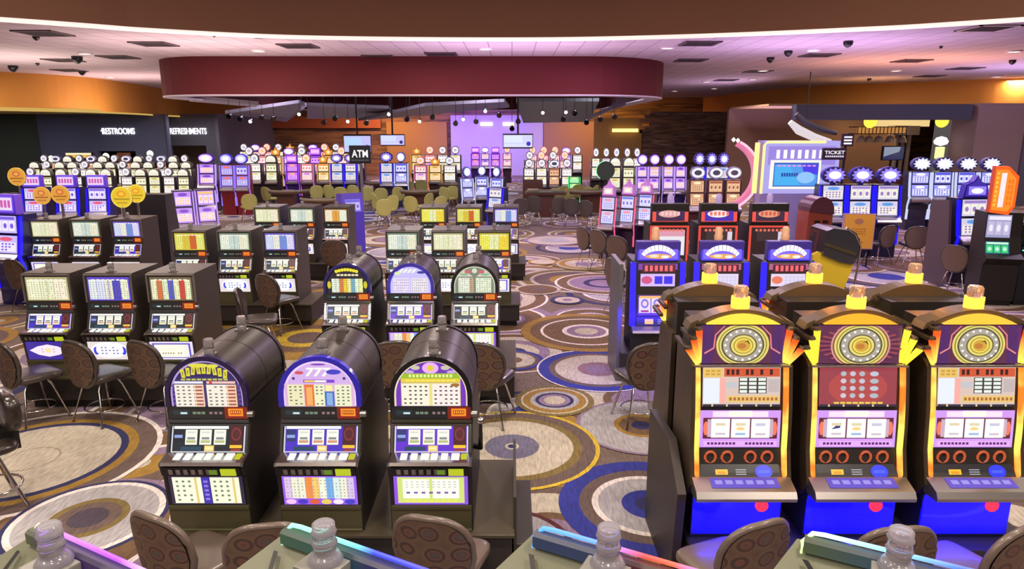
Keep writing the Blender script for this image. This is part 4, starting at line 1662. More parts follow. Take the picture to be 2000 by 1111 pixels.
    part('red_button', lambda: MB().tube([(.17, -.15, .68), (.17, -.165, .68)], .045, 16), lit('red_lamp', (255, 50, 70), 1.2), t, key='wm_red')
    c = part('candle', lambda: MB().lathe([(.062, 0), (.062, .085)], seg=16, mi=0).lathe([(.047, .085), (.05, .09), (.05, .145), (.04, .16)], seg=16, mi=1).lathe([(.058, -.008), (.058, 0.006)], seg=16, mi=2), [AMB, GLASS, STEEL], t, key='wm_candle')
    c.location = (0, .09, 2.03)
    return t


GR = 'gold wheel machines of the right bank'
nmw = ['orange-capped left machine', 'yellow-flame middle machine', 'right machine']
for i, x in enumerate([1.56, 2.354, 3.161]):
    wheel_machine(i, ['gold wheel slot machine with orange flame tubes, left of three at lower right', 'gold wheel slot machine with plain yellow tubes, middle of three at lower right', 'gold wheel slot machine cut by the right frame edge, right of three'][i], (x + .005, 4.47, 0), 0, GR)
for i, x in enumerate([1.577, 2.412, 3.207]):
    wheel_machine([0, 2, 1][i], 'brown-backed slot machine with glowing candle, %s of three behind the gold wheels' % ORD3[i], (x, 5.44, 0), PI, 'rear machines of the right bank')
t = thing('slot_bank_base', 'black base box under the gold wheel machines', 'slot machine base', (2.35, 4.5, 0), 0)
part('cabinet', MB().box(-1.12, 1.3, -.32, 1.0, .08, .42, 0, .01), MATS['base_laminate'], t)
part('plinth', MB().box(-1.08, 1.26, -.28, .96, 0, .08), BLACK, t)
lamp('blue_glow_lamp', (2.36, 4.15, .74), 22, (30, 20, 255), 2.2, (R(15), 0, 0), .1)
lamp('blue_glow_lamp', (1.75, 8.3, .9), 10, (50, 30, 255), 1.6, (R(50), 0, 0), .1)
for x in (1.57, 2.36, 3.17):
    for y_ in (4.5, 5.26):
        pl = bpy.data.lights.new('candle_lamp', 'POINT')
        pl.energy = 3.0
        pl.color = lin((255, 150, 40))
        pl.shadow_soft_size = .06
        po = bpy.data.objects.new('candle_lamp', pl)
        COL.objects.link(po)
        po.location = (x, y_ - .12, 2.2)
# side panel at the left end of the right bank
solo('bank_side_panel', MB().prism([(0, 0), (.9, 0), (.9, 1.0), (.25, 1.05), (-.1, .8)], -.03, .03, 'x', 0), mat('side_brown', (46, 38, 34), .5),
     'dark brown slanted side panel at the left end of the gold wheel bank', 'panel', (1.16, 4.35, 0))

# ================================================================== MODERN CABINETS
NUMW = ['first', 'second', 'third', 'fourth', 'fifth', 'sixth', 'seventh', 'eighth', 'ninth', 'tenth', 'eleventh', 'twelfth', 'thirteenth', 'fourteenth', 'fifteenth', 'sixteenth', 'seventeenth', 'eighteenth', 'nineteenth', 'twentieth']


def scr_art(u, z0, z1, y0, y1, pal_, seed, dx=0):
    """a lit screen between heights z0 and z1 with a seeded mosaic"""
    rnd = random.Random(seed)
    h = z1 - z0
    a = Art((0, y0, z0), vd=(0, y1 - y0, h), step=.0015)
    a.rect(-u, 0, u, h, pal_[0])
    k = rnd.randrange(3)
    if k == 0:
        for i in range(3):
            a.rect(-u * .9 + i * u * .62, h * .12, -u * .9 + i * u * .62 + u * .54, h * .72, pal_[1])
            a.ell(-u * .63 + i * u * .62, h * .42, u * .16, h * .16, pal_[2], 10)
        a.rect(-u * .9, h * .78, u * .9, h * .94, pal_[2])
    elif k == 1:
        a.rect(-u * .88, h * .1, u * .88, h * .62, pal_[1])
        a.marks(-u * .8, h * .12, u * .8, h * .6, 5, 3, pal_[2], .6, .6, rnd)
        a.ell(0, h * .8, u * .6, h * .12, pal_[3], 14)
    else:
        a.ell(0, h * .5, u * .8, h * .4, pal_[1], 16)
        a.ell(0, h * .5, u * .5, h * .22, pal_[2], 14)
        a.marks(-u * .85, h * .05, u * .85, h * .18, 7, 1, pal_[3], .7, .7)
    return a


VAR = {
    'blue': dict(body=(30, 28, 60), side=(30, 20, 255), ss=1.2, p=[(206, 200, 226), (236, 232, 214), (150, 120, 190), (90, 150, 220)], top='burst', tp=[(60, 40, 160), (150, 130, 255), (252, 250, 255)]),
    'bluebox': dict(body=(28, 22, 90), side=(34, 20, 250), ss=1.2, p=[(196, 180, 246), (236, 226, 250), (120, 90, 220), (226, 90, 120)], top='boxy', tp=[(120, 80, 230), (230, 210, 255), (200, 90, 160)]),
    'purple': dict(body=(40, 22, 80), side=(196, 150, 255), ss=1.0, p=[(190, 140, 240), (236, 214, 250), (250, 190, 110), (120, 60, 190)], top='oval', tp=[(120, 60, 200), (236, 214, 255), (255, 244, 232)]),
    'white': dict(body=(40, 36, 40), side=None, ss=0, p=[(236, 228, 214), (252, 248, 240), (190, 170, 190), (220, 200, 130)], top='round', tp=[(120, 110, 120), (246, 240, 240), (190, 180, 200)]),
    'cream': dict(body=(48, 42, 38), side=None, ss=0, p=[(226, 222, 180), (248, 246, 220), (150, 140, 100), (200, 180, 80)], top='arch', tp=[(90, 84, 76), (240, 236, 222), (206, 196, 150)]),
    'pink': dict(body=(60, 30, 50), side=(240, 120, 170), ss=.9, p=[(240, 190, 210), (252, 232, 236), (226, 120, 90), (190, 110, 220)], top='round', tp=[(214, 120, 110), (250, 220, 214), (255, 190, 120)]),
    'gold': dict(body=(60, 40, 24), side=(240, 170, 60), ss=.9, p=[(240, 200, 130), (252, 236, 200), (220, 120, 60), (190, 150, 60)], top='point', tp=[(220, 140, 50), (250, 206, 110), (255, 236, 180)]),
    'red': dict(body=(120, 14, 30), side=(150, 120, 255), ss=1.0, p=[(150, 130, 240), (214, 206, 250), (90, 80, 190), (240, 110, 90)], top='oval', tp=[(90, 70, 220), (206, 196, 255), (250, 250, 255)]),
    'violet': dict(body=(50, 20, 110), side=(160, 70, 250), ss=1.0, p=[(206, 100, 240), (236, 170, 250), (120, 50, 220), (250, 180, 120)], top='boxy', tp=[(150, 60, 230), (220, 130, 250), (250, 210, 240)]),
    'curve': dict(body=(34, 18, 50), side=(240, 90, 130), ss=1.1, p=[(190, 196, 240), (226, 214, 240), (110, 120, 220), (240, 150, 170)], top='peak', tp=[(190, 120, 200), (236, 196, 206), (252, 236, 226)]),
}


def topper_art(kind, tp, seed):
    rnd = random.Random(seed)
    a = Art((0, -.04, 1.66), vd=(0, .02, .3), step=.002)
    if kind == 'round':
        a.ell(0, .17, .19, .17, tp[0], 20)
        a.ell(0, .17, .16, .14, tp[1], 20)
        a.ell(0, .17, .09, .07, tp[2], 14)
    elif kind == 'oval':
        a.ell(0, .15, .26, .15, tp[0], 22)
        a.ell(0, .15, .23, .125, tp[1], 22)
        a.ell(0, .15, .14, .07, tp[2], 14)
    elif kind == 'arch':
        a.poly([(-.26, 0)] + [(-.26 * math.cos(PI * k / 14), .1 + .2 * math.sin(PI * k / 14)) for k in range(15)] + [(.26, 0)], tp[0])
        a.poly([(-.23, .02)] + [(-.23 * math.cos(PI * k / 14), .1 + .17 * math.sin(PI * k / 14)) for k in range(15)] + [(.23, .02)], tp[1])
        a.marks(-.18, .04, .18, .14, 5, 2, tp[2], .6, .6)
    elif kind == 'boxy':
        a.rect(-.25, 0, .25, .3, tp[0])
        a.rect(-.22, .04, .22, .26, tp[1])
        a.marks(-.2, .08, .2, .22, 5, 1, tp[2], .7, .9)
    elif kind == 'point':
        a.poly([(-.16, 0), (.16, 0), (.22, .2), (.08, .19), (0, .34), (-.08, .19), (-.22, .2)], tp[0])
        a.ell(0, .12, .1, .09, tp[1], 14)
        a.ell(0, .12, .05, .05, tp[2], 12)
    elif kind == 'peak':
        a.poly([(-.24, 0), (.24, 0), (.2, .2), (.06, .26), (0, .36), (-.06, .26), (-.2, .2)], tp[0])
        a.rect(-.17, .03, .17, .18, tp[1])
        a.ell(0, .1, .12, .05, tp[2], 14)
    elif kind == 'burst':
        pts = []
        for k in range(24):
            r_ = 1.0 if k % 2 == 0 else .72
            pts.append((.27 * r_ * math.cos(2 * PI * k / 24), .17 + .17 * r_ * math.sin(2 * PI * k / 24)))
        a.ell(0, .17, .28, .17, (30, 24, 60), 22)
        a.poly(pts, tp[1])
        a.ell(0, .17, .15, .085, tp[2], 16)
    return a


def topper_shell(kind):
    m = MB()
    if kind in ('round', 'oval', 'burst'):
        ru, rv, cz = {'round': (.2, .18, 1.83), 'oval': (.27, .16, 1.81), 'burst': (.29, .18, 1.83)}[kind]
        m.prism([(ru * math.cos(2 * PI * k / 22), cz + rv * math.sin(2 * PI * k / 22)) for k in range(22)], -.012, .12, 'y', 0, sm=True)
        m.box(-.05, .05, 0, .1, 1.6, 1.7)
    elif kind == 'arch':
        m.prism([(-.27, 1.62)] + [(-.27 * math.cos(PI * k / 14), 1.76 + .21 * math.sin(PI * k / 14)) for k in range(15)] + [(.27, 1.62)], -.012, .2, 'y', 0, sm=True)
    elif kind == 'boxy':
        m.box(-.26, .26, -.012, .14, 1.62, 1.97, 0, .01)
    elif kind == 'point':
        m.prism([(-.17, 1.62), (.17, 1.62), (.23, 1.87), (.09, 1.86), (0, 2.02), (-.09, 1.86), (-.23, 1.87)], -.012, .1, 'y', 0)
    else:
        m.prism([(-.25, 1.62), (.25, 1.62), (.21, 1.87), (.07, 1.93), (0, 2.04), (-.07, 1.93), (-.21, 1.87)], -.012, .12, 'y', 0)
    return m


def modern(var, loc, rz, label, group, sc=1.0, seed=0, topper=None, scr=True, stretch=1.0):
    V = VAR[var]
    t = thing('slot_machine', label, 'slot machine', loc, rz, group)
    t.scale = (sc, sc, sc * stretch)
    kd = topper or V['top']

    def body():
        m = MB()
        front = [(0, 1.62), (-.03, 1.3), (-.09, .93), (-.22, .84), (-.24, .79), (-.1, .7), (-.06, .3), (-.06, 0)]
        m.prism([(.34, 1.62)] + front + [(.38, 0)], -.3, .3, 'x', 0)
        return m
    part('cabinet', body, mat('cab_' + var, V['body'], .35, coat=.3), t, key='md_b' + var)
    sd = seed % 3
    part('upper_screen', lambda: scr_art(.24, 1.3, 1.6, -.038, -.01, V['p'], sd), ART, t, key='md_u%s%d' % (var, sd))
    part('lower_screen', lambda: scr_art(.24, .95, 1.26, -.095, -.042, V['p'], sd + 11), ART, t, key='md_l%s%d' % (var, sd))
    part('button_deck', lambda: MB().prism([(-.1, .935), (-.225, .86), (-.25, .82), (-.24, .79), (-.1, .8)], -.29, .29, 'x', 0).box(-.2, .2, -.2, -.15, .885, .892, 1), [STEEL, lit('deck_glow', (214, 196, 226), .9)], t, key='md_d')
    if V['side']:
        def side(s):
            m = MB()
            pts = [(-.01, 1.6), (-.045, 1.3), (-.105, .95), (-.14, .9), (-.08, .7), (-.075, .3)] if True else []
            x0, x1 = (s * .3 - .022, s * .3 + .022)
            for p, q in zip(pts, pts[1:]):
                m.add([(x0, p[0] - .01, p[1]), (x1, p[0] - .01, p[1]), (x1, q[0] - .01, q[1]), (x0, q[0] - .01, q[1]), (x0, p[0] + .05, p[1]), (x1, p[0] + .05, p[1]), (x1, q[0] + .05, q[1]), (x0, q[0] + .05, q[1])], [[0, 3, 2, 1], [4, 5, 6, 7], [0, 4, 7, 3], [1, 2, 6, 5]])
            return m
        for s in (-1, 1):
            part('side_light', lambda: side(s), lit('side_' + var, V['side'], V['ss']), t, key='md_s%s%d' % (var, s))
    if kd != 'none':
        tp = part('topper', lambda: topper_shell(kd), mat('topper_case_' + var, V['tp'][0], .4), t, key='md_t%s%s' % (kd, var))
        part('topper_face', lambda: topper_art(kd, V['tp'], 0), ART, tp, key='md_tf%s%s' % (kd, var))
    return t


def row(var, pxs, ytop, ztop, label, group, rz=0.0, sc=1.0, Y=None, seed0=0, vary=None, stretch=1.0, toppers=None):
    """a line of cabinets: pixel columns, all at the distance where ztop shows at ytop (or at Y)"""
    n = len(pxs)
    made = []
    for i, px in enumerate(pxs):
        yt = ytop[i] if isinstance(ytop, (list, tuple)) else ytop
        if Y is None:
            x, y = at(px, yt, ztop)
        else:
            y = Y[i] if isinstance(Y, (list, tuple)) else Y
            x = atY(px, yt, y)[0]
        v = vary[i % len(vary)] if vary else var
        o_ = modern(v, (x, y, 0), rz, label % (NUMW[i] if n > 3 else (ORD3[i] if n == 3 else ['left', 'right'][i] if n == 2 else 'only')), group, sc, seed0 + i, toppers, stretch=stretch)
        made.append(o_)
    if n > 1 and len(set(round(o_.location.y, 3) for o_ in made)) == 1:
        xs_ = sorted(o_.location.x for o_ in made)
        gap = min(b_ - a_ for a_, b_ in zip(xs_, xs_[1:]))
        for o_ in made:
            k_ = min(sc, gap / .66)
            o_.scale.x = k_
            o_.scale.y = min(sc, max(k_, sc * .8))


# ---------------- blue-lit bank with arched toppers (middle right)
def bm_top():
    a = Art((0, -.03, 1.6), vd=(0, .02, .24), step=.001)
    a.rect(-.27, 0, .27, .235, (70, 50, 220))
    a.rect(-.245, .02, .245, .22, (120, 100, 240))
    n = 10
    for k in range(n):
        a0, a1 = PI * (.86 - .72 * k / n), PI * (.86 - .72 * (k + .9) / n)
        a.poly([(.24 * math.cos(a0), .0 + .2 * math.sin(a0)), (.24 * math.cos(a1), .0 + .2 * math.sin(a1)), (.2 * math.cos(a1), .0 + .125 * math.sin(a1)), (.2 * math.cos(a0), .0 + .125 * math.sin(a0))][::-1], (252, 248, 250))
    a.ell(0, .055, .17, .032, (240, 160, 80))
    a.ell(-.06, .06, .06, .02, (250, 226, 190))
    a.ell(.08, .05, .05, .02, (250, 240, 226))
    return a


def bm_up(k):
    a = Art((0, -.052, 1.2), vd=(0, .03, .35), step=.001)
    a.rect(-.25, 0, .25, .36, (170, 90, 130) if k else (120, 60, 170))
    a.rect(-.2, .25, .22, .35, (80, 16, 40))
    a.marks(-.18, .255, .2, .345, 6, 1, (240, 100, 110), .6, .8)
    a.rect(-.22, .02, .22, .23, (226, 206, 236) if k else (210, 180, 246))
    if k:
        a.ell(-.14, .15, .07, .05, (226, 120, 90))
        a.marks(-.05, .04, .2, .21, 5, 4, (190, 200, 226), .7, .6)
    else:
        a.ell(-.14, .15, .07, .05, (206, 80, 130))
        a.rect(-.04, .1, .06, .2, (50, 40, 230))
        a.rect(.08, .1, .19, .2, (50, 40, 230))
    return a


def bm_reel():
    a = Art((0, -.104, .9), vd=(0, .04, .25), step=.001)
    a.rect(-.25, 0, .25, .26, (90, 50, 150))
    for i in range(3):
        a.rect(-.235 + i * .16, .03, -.085 + i * .16, .235, (226, 210, 246))
        a.ell(-.16 + i * .16, .15, .05, .06, (120, 110, 220), 14)
        a.ell(-.16 + i * .16, .15, .03, .035, (240, 200, 226), 14)
        a.rect(-.21 + i * .16, .04, -.11 + i * .16, .065, (160, 50, 90))
    a.rect(-.23, .22, .23, .25, (252, 180, 110))
    return a


def b_machine(k, x, y, label):
    t = thing('slot_machine', label, 'slot machine', (x, y, 0), 0, 'blue-lit machines with arched toppers')
    part('cabinet', lambda: MB().prism([(.42, 1.6), (0, 1.6), (-.02, 1.57), (-.06, 1.17), (-.1, .9), (-.12, .76), (-.2, .73), (-.2, .7), (-.1, .68), (-.08, .42), (.42, .42)], -.33, .33, 'x', 0), CABD, t, key='bm_b')
    tp = part('topper', lambda: MB().box(-.28, .28, -.02, .1, 1.6, 1.845, 0, .01), mat('topper_violet', (60, 44, 150), .4), t, key='bm_t')
    part('topper_face', bm_top, ART, tp, key='bm_tf')
    part('upper_glass', lambda: bm_up(k), ART, t, key='bm_u%d' % k)
    part('reel_window', bm_reel, ART, t, key='bm_r')

    def side(s):
        m = MB()
        x0, x1 = s * .315 - .035, s * .315 + .035
        m.prism([(-.005, 1.58), (-.035, 1.57), (-.08, 1.17), (-.12, .9), (-.14, .76), (-.05, .76)], x0, x1, 'x', 0)
        return m
    for s in (-1, 1):
        part('side_light', lambda: side(s), lit('vivid_blue_side', (50, 34, 255), 1.1), t, key='bm_s%d' % s)

    def bt():
        a = Art((0, -.135, .77), vd=(0, .02, .1), step=.001)
        a.rect(-.27, 0, .27, .11, (24, 16, 50))
        a.rect(-.16, .02, -.05, .085, (255, 190, 40))
        a.marks(.0, .02, .1, .085, 1, 3, (150, 150, 170), .9, .4)
        return a
    part('bill_panel', bt, ART, t, key='bm_bt')
    part('button_tray', lambda: MB().prism([(-.14, .765), (-.24, .73), (-.25, .7), (-.12, .69)], -.33, .33, 'x', 0), STEEL, t, key='bm_d')
    c = part('candle', lambda: MB().lathe([(.05, 0), (.055, .06), (.045, .075), (.05, .14), (.03, .17)], seg=14), mat('tan_candle', (196, 150, 116), .3, em=(214, 160, 120), es=.25), t, key='bm_c')
    c.location = (-.02, .12, 1.84)
    part('candle_mount', lambda: MB().box(-.07, .05, .06, .18, 1.6, 1.84), CABD, t, key='bm_cm')


for i, (px, k) in enumerate(((1285, 0), (1409, 1), (1540, 1))):
    x, y = at(px, 508, 1.60)
    b_machine(k, x, y, ['blue-lit slot machine with an arched white topper, left of three, fully visible', 'blue-lit slot machine with an arched white topper, middle of three', 'blue-lit slot machine with an arched white topper, right of three'][i])
t = thing('slot_bank_base', 'dark base box under the blue-lit bank with arched toppers', 'slot machine base', (2.65, 8.62, 0), 0)
part('cabinet', MB().box(-1.25, 1.25, -.2, .6, .08, .42, 0, .008), MATS['base_laminate'], t)
part('plinth', MB().box(-1.2, 1.2, -.15, .55, 0, .08), BLACK, t)
# tall dark end panel left of this bank
solo('bank_side_panel', MB().box(-.03, .03, 0, .75, 0, 1.57, 0, .005), mat('grey_end_panel', (92, 88, 96), .4), 'grey end panel on the left flank of the blue-lit bank', 'panel', (1.385, 8.5, 0))


# ---------------- red-rimmed bank behind
def rm_top(k):
    a = Art((0, -.03, 1.72), vd=(0, .02, .3), step=.001)
    a.rect(-.3, 0, .3, .27, (236, 80, 70))
    a.rect(-.24, .01, .24, .27, [(60, 30, 70), (70, 40, 170), (60, 34, 60)][k])
    c = [(214, 160, 150), (250, 226, 226), (226, 150, 120)][k]
    a.ell(-.02, .13, .18, .06, c)
    a.marks(-.17, .1, .17, .17, 5, 1, [(236, 190, 200), (240, 110, 90), (196, 90, 70)][k], .6, .9)
    return a


def rm_face(k):
    a = Art((0, -.03, 1.05), vd=(0, .02, .6), step=.001)
    a.rect(-.33, 0, .33, .6, (226, 70, 60))
    a.rect(-.29, 0, .29, .57, (40, 20, 24))
    if k == 0:
        a.rect(-.26, .3, .26, .53, (214, 150, 170))
        a.rect(-.24, .1, .26, .42, (226, 222, 226))
    else:
        a.rect(-.2, .34, .24, .52, (60, 40, 44))
        a.rect(.16, .26, .24, .5, (214, 200, 214))
        a.rect(-.24, .02, .1, .1, (206, 206, 226))
    a.marks(-.24, .5, .24, .55, 7, 1, (226, 110, 90), .6, .8)
    return a


for i, (px, k) in enumerate(((1308, 0), (1403, 1), (1502, 2))):
    x, y = at(px, 437, 1.68)
    t = thing('slot_machine', ['red-rimmed slot machine with dark sign topper, left of three', 'red-rimmed slot machine with purple lettered topper, middle of three', 'red-rimmed slot machine with dark topper, right of three'][i], 'slot machine', (x, y, 0), 0, 'red-rimmed machines behind the blue-lit bank')
    part('cabinet', lambda: MB().prism([(.5, 1.68), (0, 1.68), (-.02, 1.05), (-.1, .85), (-.22, .8), (-.08, .7), (-.05, 0), (.5, 0)], -.34, .34, 'x', 0), CABD, t, key='rm_b')
    tp = part('topper', lambda: MB().box(-.31, .31, -.02, .14, 1.68, 2.02, 0, .01), CABD, t, key='rm_t')
    part('topper_face', lambda: rm_top(k), ART, tp, key='rm_tf%d' % k)
    part('front_glass', lambda: rm_face(k), ART, t, key='rm_f%d' % min(k, 1))
    part('button_deck', lambda: MB().prism([(-.1, .86), (-.23, .81), (-.22, .78), (-.1, .78)], -.3, .3, 'x'), STEEL, t, key='rm_d')
    c = part('candle', lambda: MB().lathe([(.05, 0), (.05, .12), (.03, .16)], seg=12), mat('violet_candle', (170, 150, 200), .3, em=(170, 150, 214), es=.35), t, key='rm_c')
    c.location = (0, .05, 2.02)

# ---------------- curvy red LED machines by the aisle
for i, (px, py, Y) in enumerate(((1189, 373, 17.2), (1227, 373, 17.5), (1262, 374, 17.9))):
    x, z = atY(px, py, Y)
    o_ = modern('curve', (x, Y, 0), R(-26), ['slot machine with curved pink light edges, left of the angled three by the aisle', 'slot machine with curved pink light edges, middle of the angled three', 'slot machine with curved pink light edges, right of the angled three'][i], 'angled pink-edged machines by the aisle', .98, i)
    o_.scale.x = .66

# ---------------- foreground row seen from behind and above
def glowcol(stops):
    n = 'bar_glow_%d%d%d' % tuple(int(v) for v in stops[0][1])
    m = bpy.data.materials.new(n)
    N, L, b = nodes_of(m)
    tc = N.new('ShaderNodeTexCoord')
    sx = N.new('ShaderNodeSeparateXYZ')
    rr = N.new('ShaderNodeValToRGB')
    e = rr.color_ramp.elements
    e[0].position = stops[0][0]
    e[0].color = (*lin(stops[0][1]), 1)
    e[1].position = stops[-1][0]
    e[1].color = (*lin(stops[-1][1]), 1)
    for p, c in stops[1:-1]:
        q = e.new(p)
        q.color = (*lin(c), 1)
    L.new(tc.outputs['Generated'], sx.inputs[0])
    L.new(sx.outputs['X'], rr.inputs[0])
    L.new(rr.outputs[0], b.inputs['Emission Color'])
    b.inputs['Emission Strength'].default_value = 2.0
    b.inputs['Base Color'].default_value = (.03, .03, .03, 1)
    return m


OLH = mat('olive_grey_housing', (98, 100, 80), .45)
BGH = mat('blue_grey_housing', (76, 82, 104), .4)
FG = [((62, 1030), (106, 1092), [(0, (235, 255, 120)), (.15, (190, 120, 255)), (.6, (160, 60, 255)), (1, (240, 220, 255))], 'violet'),
      ((556, 1030), (636, 1088), [(0, (150, 255, 190)), (.35, (120, 230, 220)), (.5, (40, 60, 255)), (.75, (60, 60, 255)), (1, (90, 240, 190))], 'green to blue'),
      ((1046, 1036), (1187, 1096), [(0, (70, 150, 255)), (.3, (90, 140, 255)), (.5, (255, 60, 60)), (.62, (255, 90, 60)), (.8, (70, 120, 255)), (1, (60, 110, 255))], 'blue and red'),
      ((1572, 1046), (1752, 1102), [(0, (214, 255, 150)), (.25, (150, 220, 255)), (.6, (60, 90, 255)), (1, (90, 240, 170))], 'pale green')]
ang = math.atan2(-.19, .365)
for i, (p0, pc, stops, nm) in enumerate(FG):
    x0, y0 = at(p0[0], p0[1], 2.12)
    t = thing('slot_machine', 'slot machine seen from behind with a %s light bar at the bottom edge' % nm, 'slot machine', (x0, y0, 0), ang, 'slot machines seen from behind at the bottom edge')
    # screen bar with rounded end
    m = MB()
    pr = [(-.02, 2.08), (-.02, 2.113), (-.01, 2.12), (.01, 2.12), (.02, 2.113), (.02, 2.08)]
    m.prism(pr, .0, .64, 'x', 0, sm=False)
    gm = glowcol(stops)
    g2_ = gm.copy()
    g2_.name = gm.name + '_face'
    g2_.node_tree.nodes['Principled BSDF'].inputs['Emission Strength'].default_value = .07
    part('display_bar', m, g2_, t)
    part('light_tube', MB().tube([(-.005, -.012, 2.06), (-.004, -.0, 2.1), (.02, .01, 2.128), (.05, .012, 2.13), (.64, .012, 2.13)], .0065, 8), gm, t)
    # housing
    m = MB()
    v = [(-.02, .03, 2.088), (.62, .03, 2.088), (.62, -.34, 2.0), (.14, -.34, 2.0), (-.12, -.2, 1.99),
         (-.02, .04, 1.0), (.62, .0, 1.0), (.62, -.36, 1.0), (.14, -.36, 1.0), (-.14, -.22, 1.0)]
    m.add(v, [[0, 4, 3, 2, 1], [0, 1, 6, 5], [1, 2, 7, 6], [2, 3, 8, 7], [3, 4, 9, 8], [4, 0, 5, 9], [5, 6, 7, 8, 9]], 0)
    for q in (3,):
        m.m[q] = 1
    m.m[4] = 1
    part('rear_housing', m, [OLH, BGH], t)
    m = MB()
    m.prism([(-.0, -.045), (.012, -.045), (.2, -.33), (.185, -.33)], 1.95, 1.955, 'z', 0)
    mm2 = MB()
    mm2.add([(.0, -.045, 2.0745), (.016, -.045, 2.0745), (.2, -.335, 2.004), (.184, -.335, 2.004)], [[0, 3, 2, 1]])
    part('seam', mm2, BLACK, t)
    part('lower_cabinet', MB().box(-.02, .6, -.34, .26, .0, 1.0, 0, .01), CABD, t)
    xc, yc = at(pc[0], pc[1] + 4, 2.115)
    loc = Matrix.Rotation(-ang, 3, 'Z') @ Vector((xc - x0, yc - y0, 0))
    c = part('candle', lambda: MB().lathe([(.045, 0), (.047, .005), (.036, .022), (.03, .026), (.03, .05), (.034, .053), (.03, .057), (.03, .082), (.034, .085), (.03, .089), (.03, .108), (.025, .112)], seg=20, mi=0).lathe([(.025, .01), (.025, .035)], seg=12, mi=1), [mat('frosted_clear', (206, 202, 214), .15, trans=.7), mat('brown_core', (70, 40, 36), .5)], t, key='fg_c')
    c.location = (loc.x, loc.y, 2.112)
    part('candle_mount', MB().box(loc.x - .06, loc.x + .06, loc.y - .06, min(loc.y + .055, -.024), 1.9, 2.113, 0, .004), mat('mount_grey', (120, 118, 112), .4), t)

# ================================================================== MIDDLE DISTANCE AND FAR ROWS
VAR['green'] = dict(body=(20, 50, 36), side=(60, 240, 110), ss=1.0, p=[(120, 230, 140), (200, 250, 210), (60, 190, 90), (240, 240, 160)], top='boxy', tp=[(50, 180, 90), (140, 250, 170), (220, 255, 220)])
VAR['whiteblue'] = dict(body=(34, 34, 60), side=(206, 214, 255), ss=1.0, p=[(150, 150, 240), (230, 230, 255), (80, 80, 210), (250, 250, 255)], top='round', tp=[(90, 90, 170), (230, 230, 255), (250, 250, 255)])
VAR['darkred'] = dict(body=(70, 30, 30), side=None, ss=0, p=[(206, 150, 110), (230, 190, 150), (160, 80, 60), (240, 226, 190)], top='oval', tp=[(150, 140, 170), (240, 236, 244), (60, 56, 80)])

row('bluebox', [60, 127, 186], 342, 1.97, 'blue-glowing slot machine with lilac sign, %s of three above the far left bank', 'blue-glowing machines above the far left bank', seed0=0)
x, y = atY(-2, 345, 12.6)[0], 12.6
modern('bluebox', (x, y, 0), R(-14), 'blue slot machine cut by the left edge of the picture', None, 1.05, 2)
for i, (px, Y) in enumerate(((311, 15.2),)):
    x = atY(px, 400, Y)[0]
    t = modern('white', (x, Y, 0), PI, 'slot machine showing its plain dark back, right of the far left bank', None, 1.15, 0, 'none')
for i, (px, Y) in enumerate(((358, 16.3), (403, 16.6))):
    x = atY(px, 400, Y)[0]
    modern('purple', (x, Y, 0), R(28), 'slot machine with tilted pink screen, %s of the angled pair right of the gold discs' % ['left', 'right'][i], 'angled pair', 1.12, i, 'none').scale.x = .74
GW = 'small white-lit machines before the restroom wall'
row('cream', [18 + 26 * i for i in range(13)], 0, 0, '%s cream-lit slot from the left in the second row before the restroom wall', GW, sc=.93, Y=31.0, vary=['cream', 'white', 'cream'])
row('white', [8 + 31 * i for i in range(6)] + [205, 234, 262, 292, 322], 0, 0, '%s white-lit slot from the left in the nearest row before the restroom wall', GW, sc=.9, Y=26.5, vary=['white', 'cream', 'cream'], seed0=1)
row('white', [40 + 24 * i for i in range(13)], 0, 0, '%s slot from the left in the farthest row under the RESTROOMS sign', GW, sc=1.0, Y=34.3, vary=['white', 'darkred', 'cream'], seed0=2)
row('purple', [372], 0, 0, 'tall lilac-lit slot machine under the REFRESHMENTS sign, %s one this size', None, sc=1.16, Y=28)
row('red', [413, 444], 0, 0, 'red slot machine with blue screens, %s of the pair left of the far rows', 'red machines with blue screens', sc=1.18, Y=26.5)
GM = 'far machine rows left of the hanging screens'
MV = ['white', 'pink', 'gold', 'purple', 'white', 'violet', 'gold', 'pink', 'blue', 'white']
row('w', [462 + 27 * i for i in range(9)], 0, 0, '%s slot from the left in the middle far row under the orange wall band', GM, sc=1.17, Y=36, vary=MV)
row('w', [452 + 23.5 * i for i in range(11)], 0, 0, '%s slot from the left in the last far row under the orange wall band', GM, sc=1.2, Y=41.5, vary=['white', 'purple', 'pink', 'white', 'gold'], seed0=3)
row('w', [472, 505, 548, 578, 612, 640, 668], 0, 0, '%s slot from the left in the nearest far row beyond the gaming tables', GM, sc=1.08, Y=31.0, vary=['white', 'cream', 'violet', 'pink', 'gold', 'blue', 'blue'], seed0=1)
GC_ = 'far machines between the hanging screens'
row('w', [742, 772], 0, 0, 'blue-lit slot machine under the second hanging screen, %s one', GC_, sc=1.15, Y=29, vary=['blue', 'whiteblue'])
row('w', [805, 832, 858, 884], 0, 0, '%s gold-lit slot from the left before the golden wall', GC_, sc=1.18, Y=37, vary=['gold', 'pink', 'white', 'white'])
row('w', [812, 842, 872], 0, 0, '%s slot in front of the gold-lit row before the golden wall', GC_, sc=1.0, Y=32, vary=['pink', 'gold', 'white'], seed0=2)
row('w', [925, 945, 966, 990], 0, 0, '%s violet slot from the left under the purple stage wall', 'violet machines under the stage wall', sc=1.1, Y=43, vary=['violet', 'purple', 'violet', 'pink'])
for i, (px, Y, rz) in enumerate(((912, 24.0, 24), (941, 24.7, 0), (970, 24.0, -24))):
    modern('whiteblue', (atY(px, 340, Y)[0], Y, 0), R(rz), 'blue and white lit slot machine of the small pod in the middle, %s' % ORD3[i], 'pod in the middle', .98, i).scale.x = .72
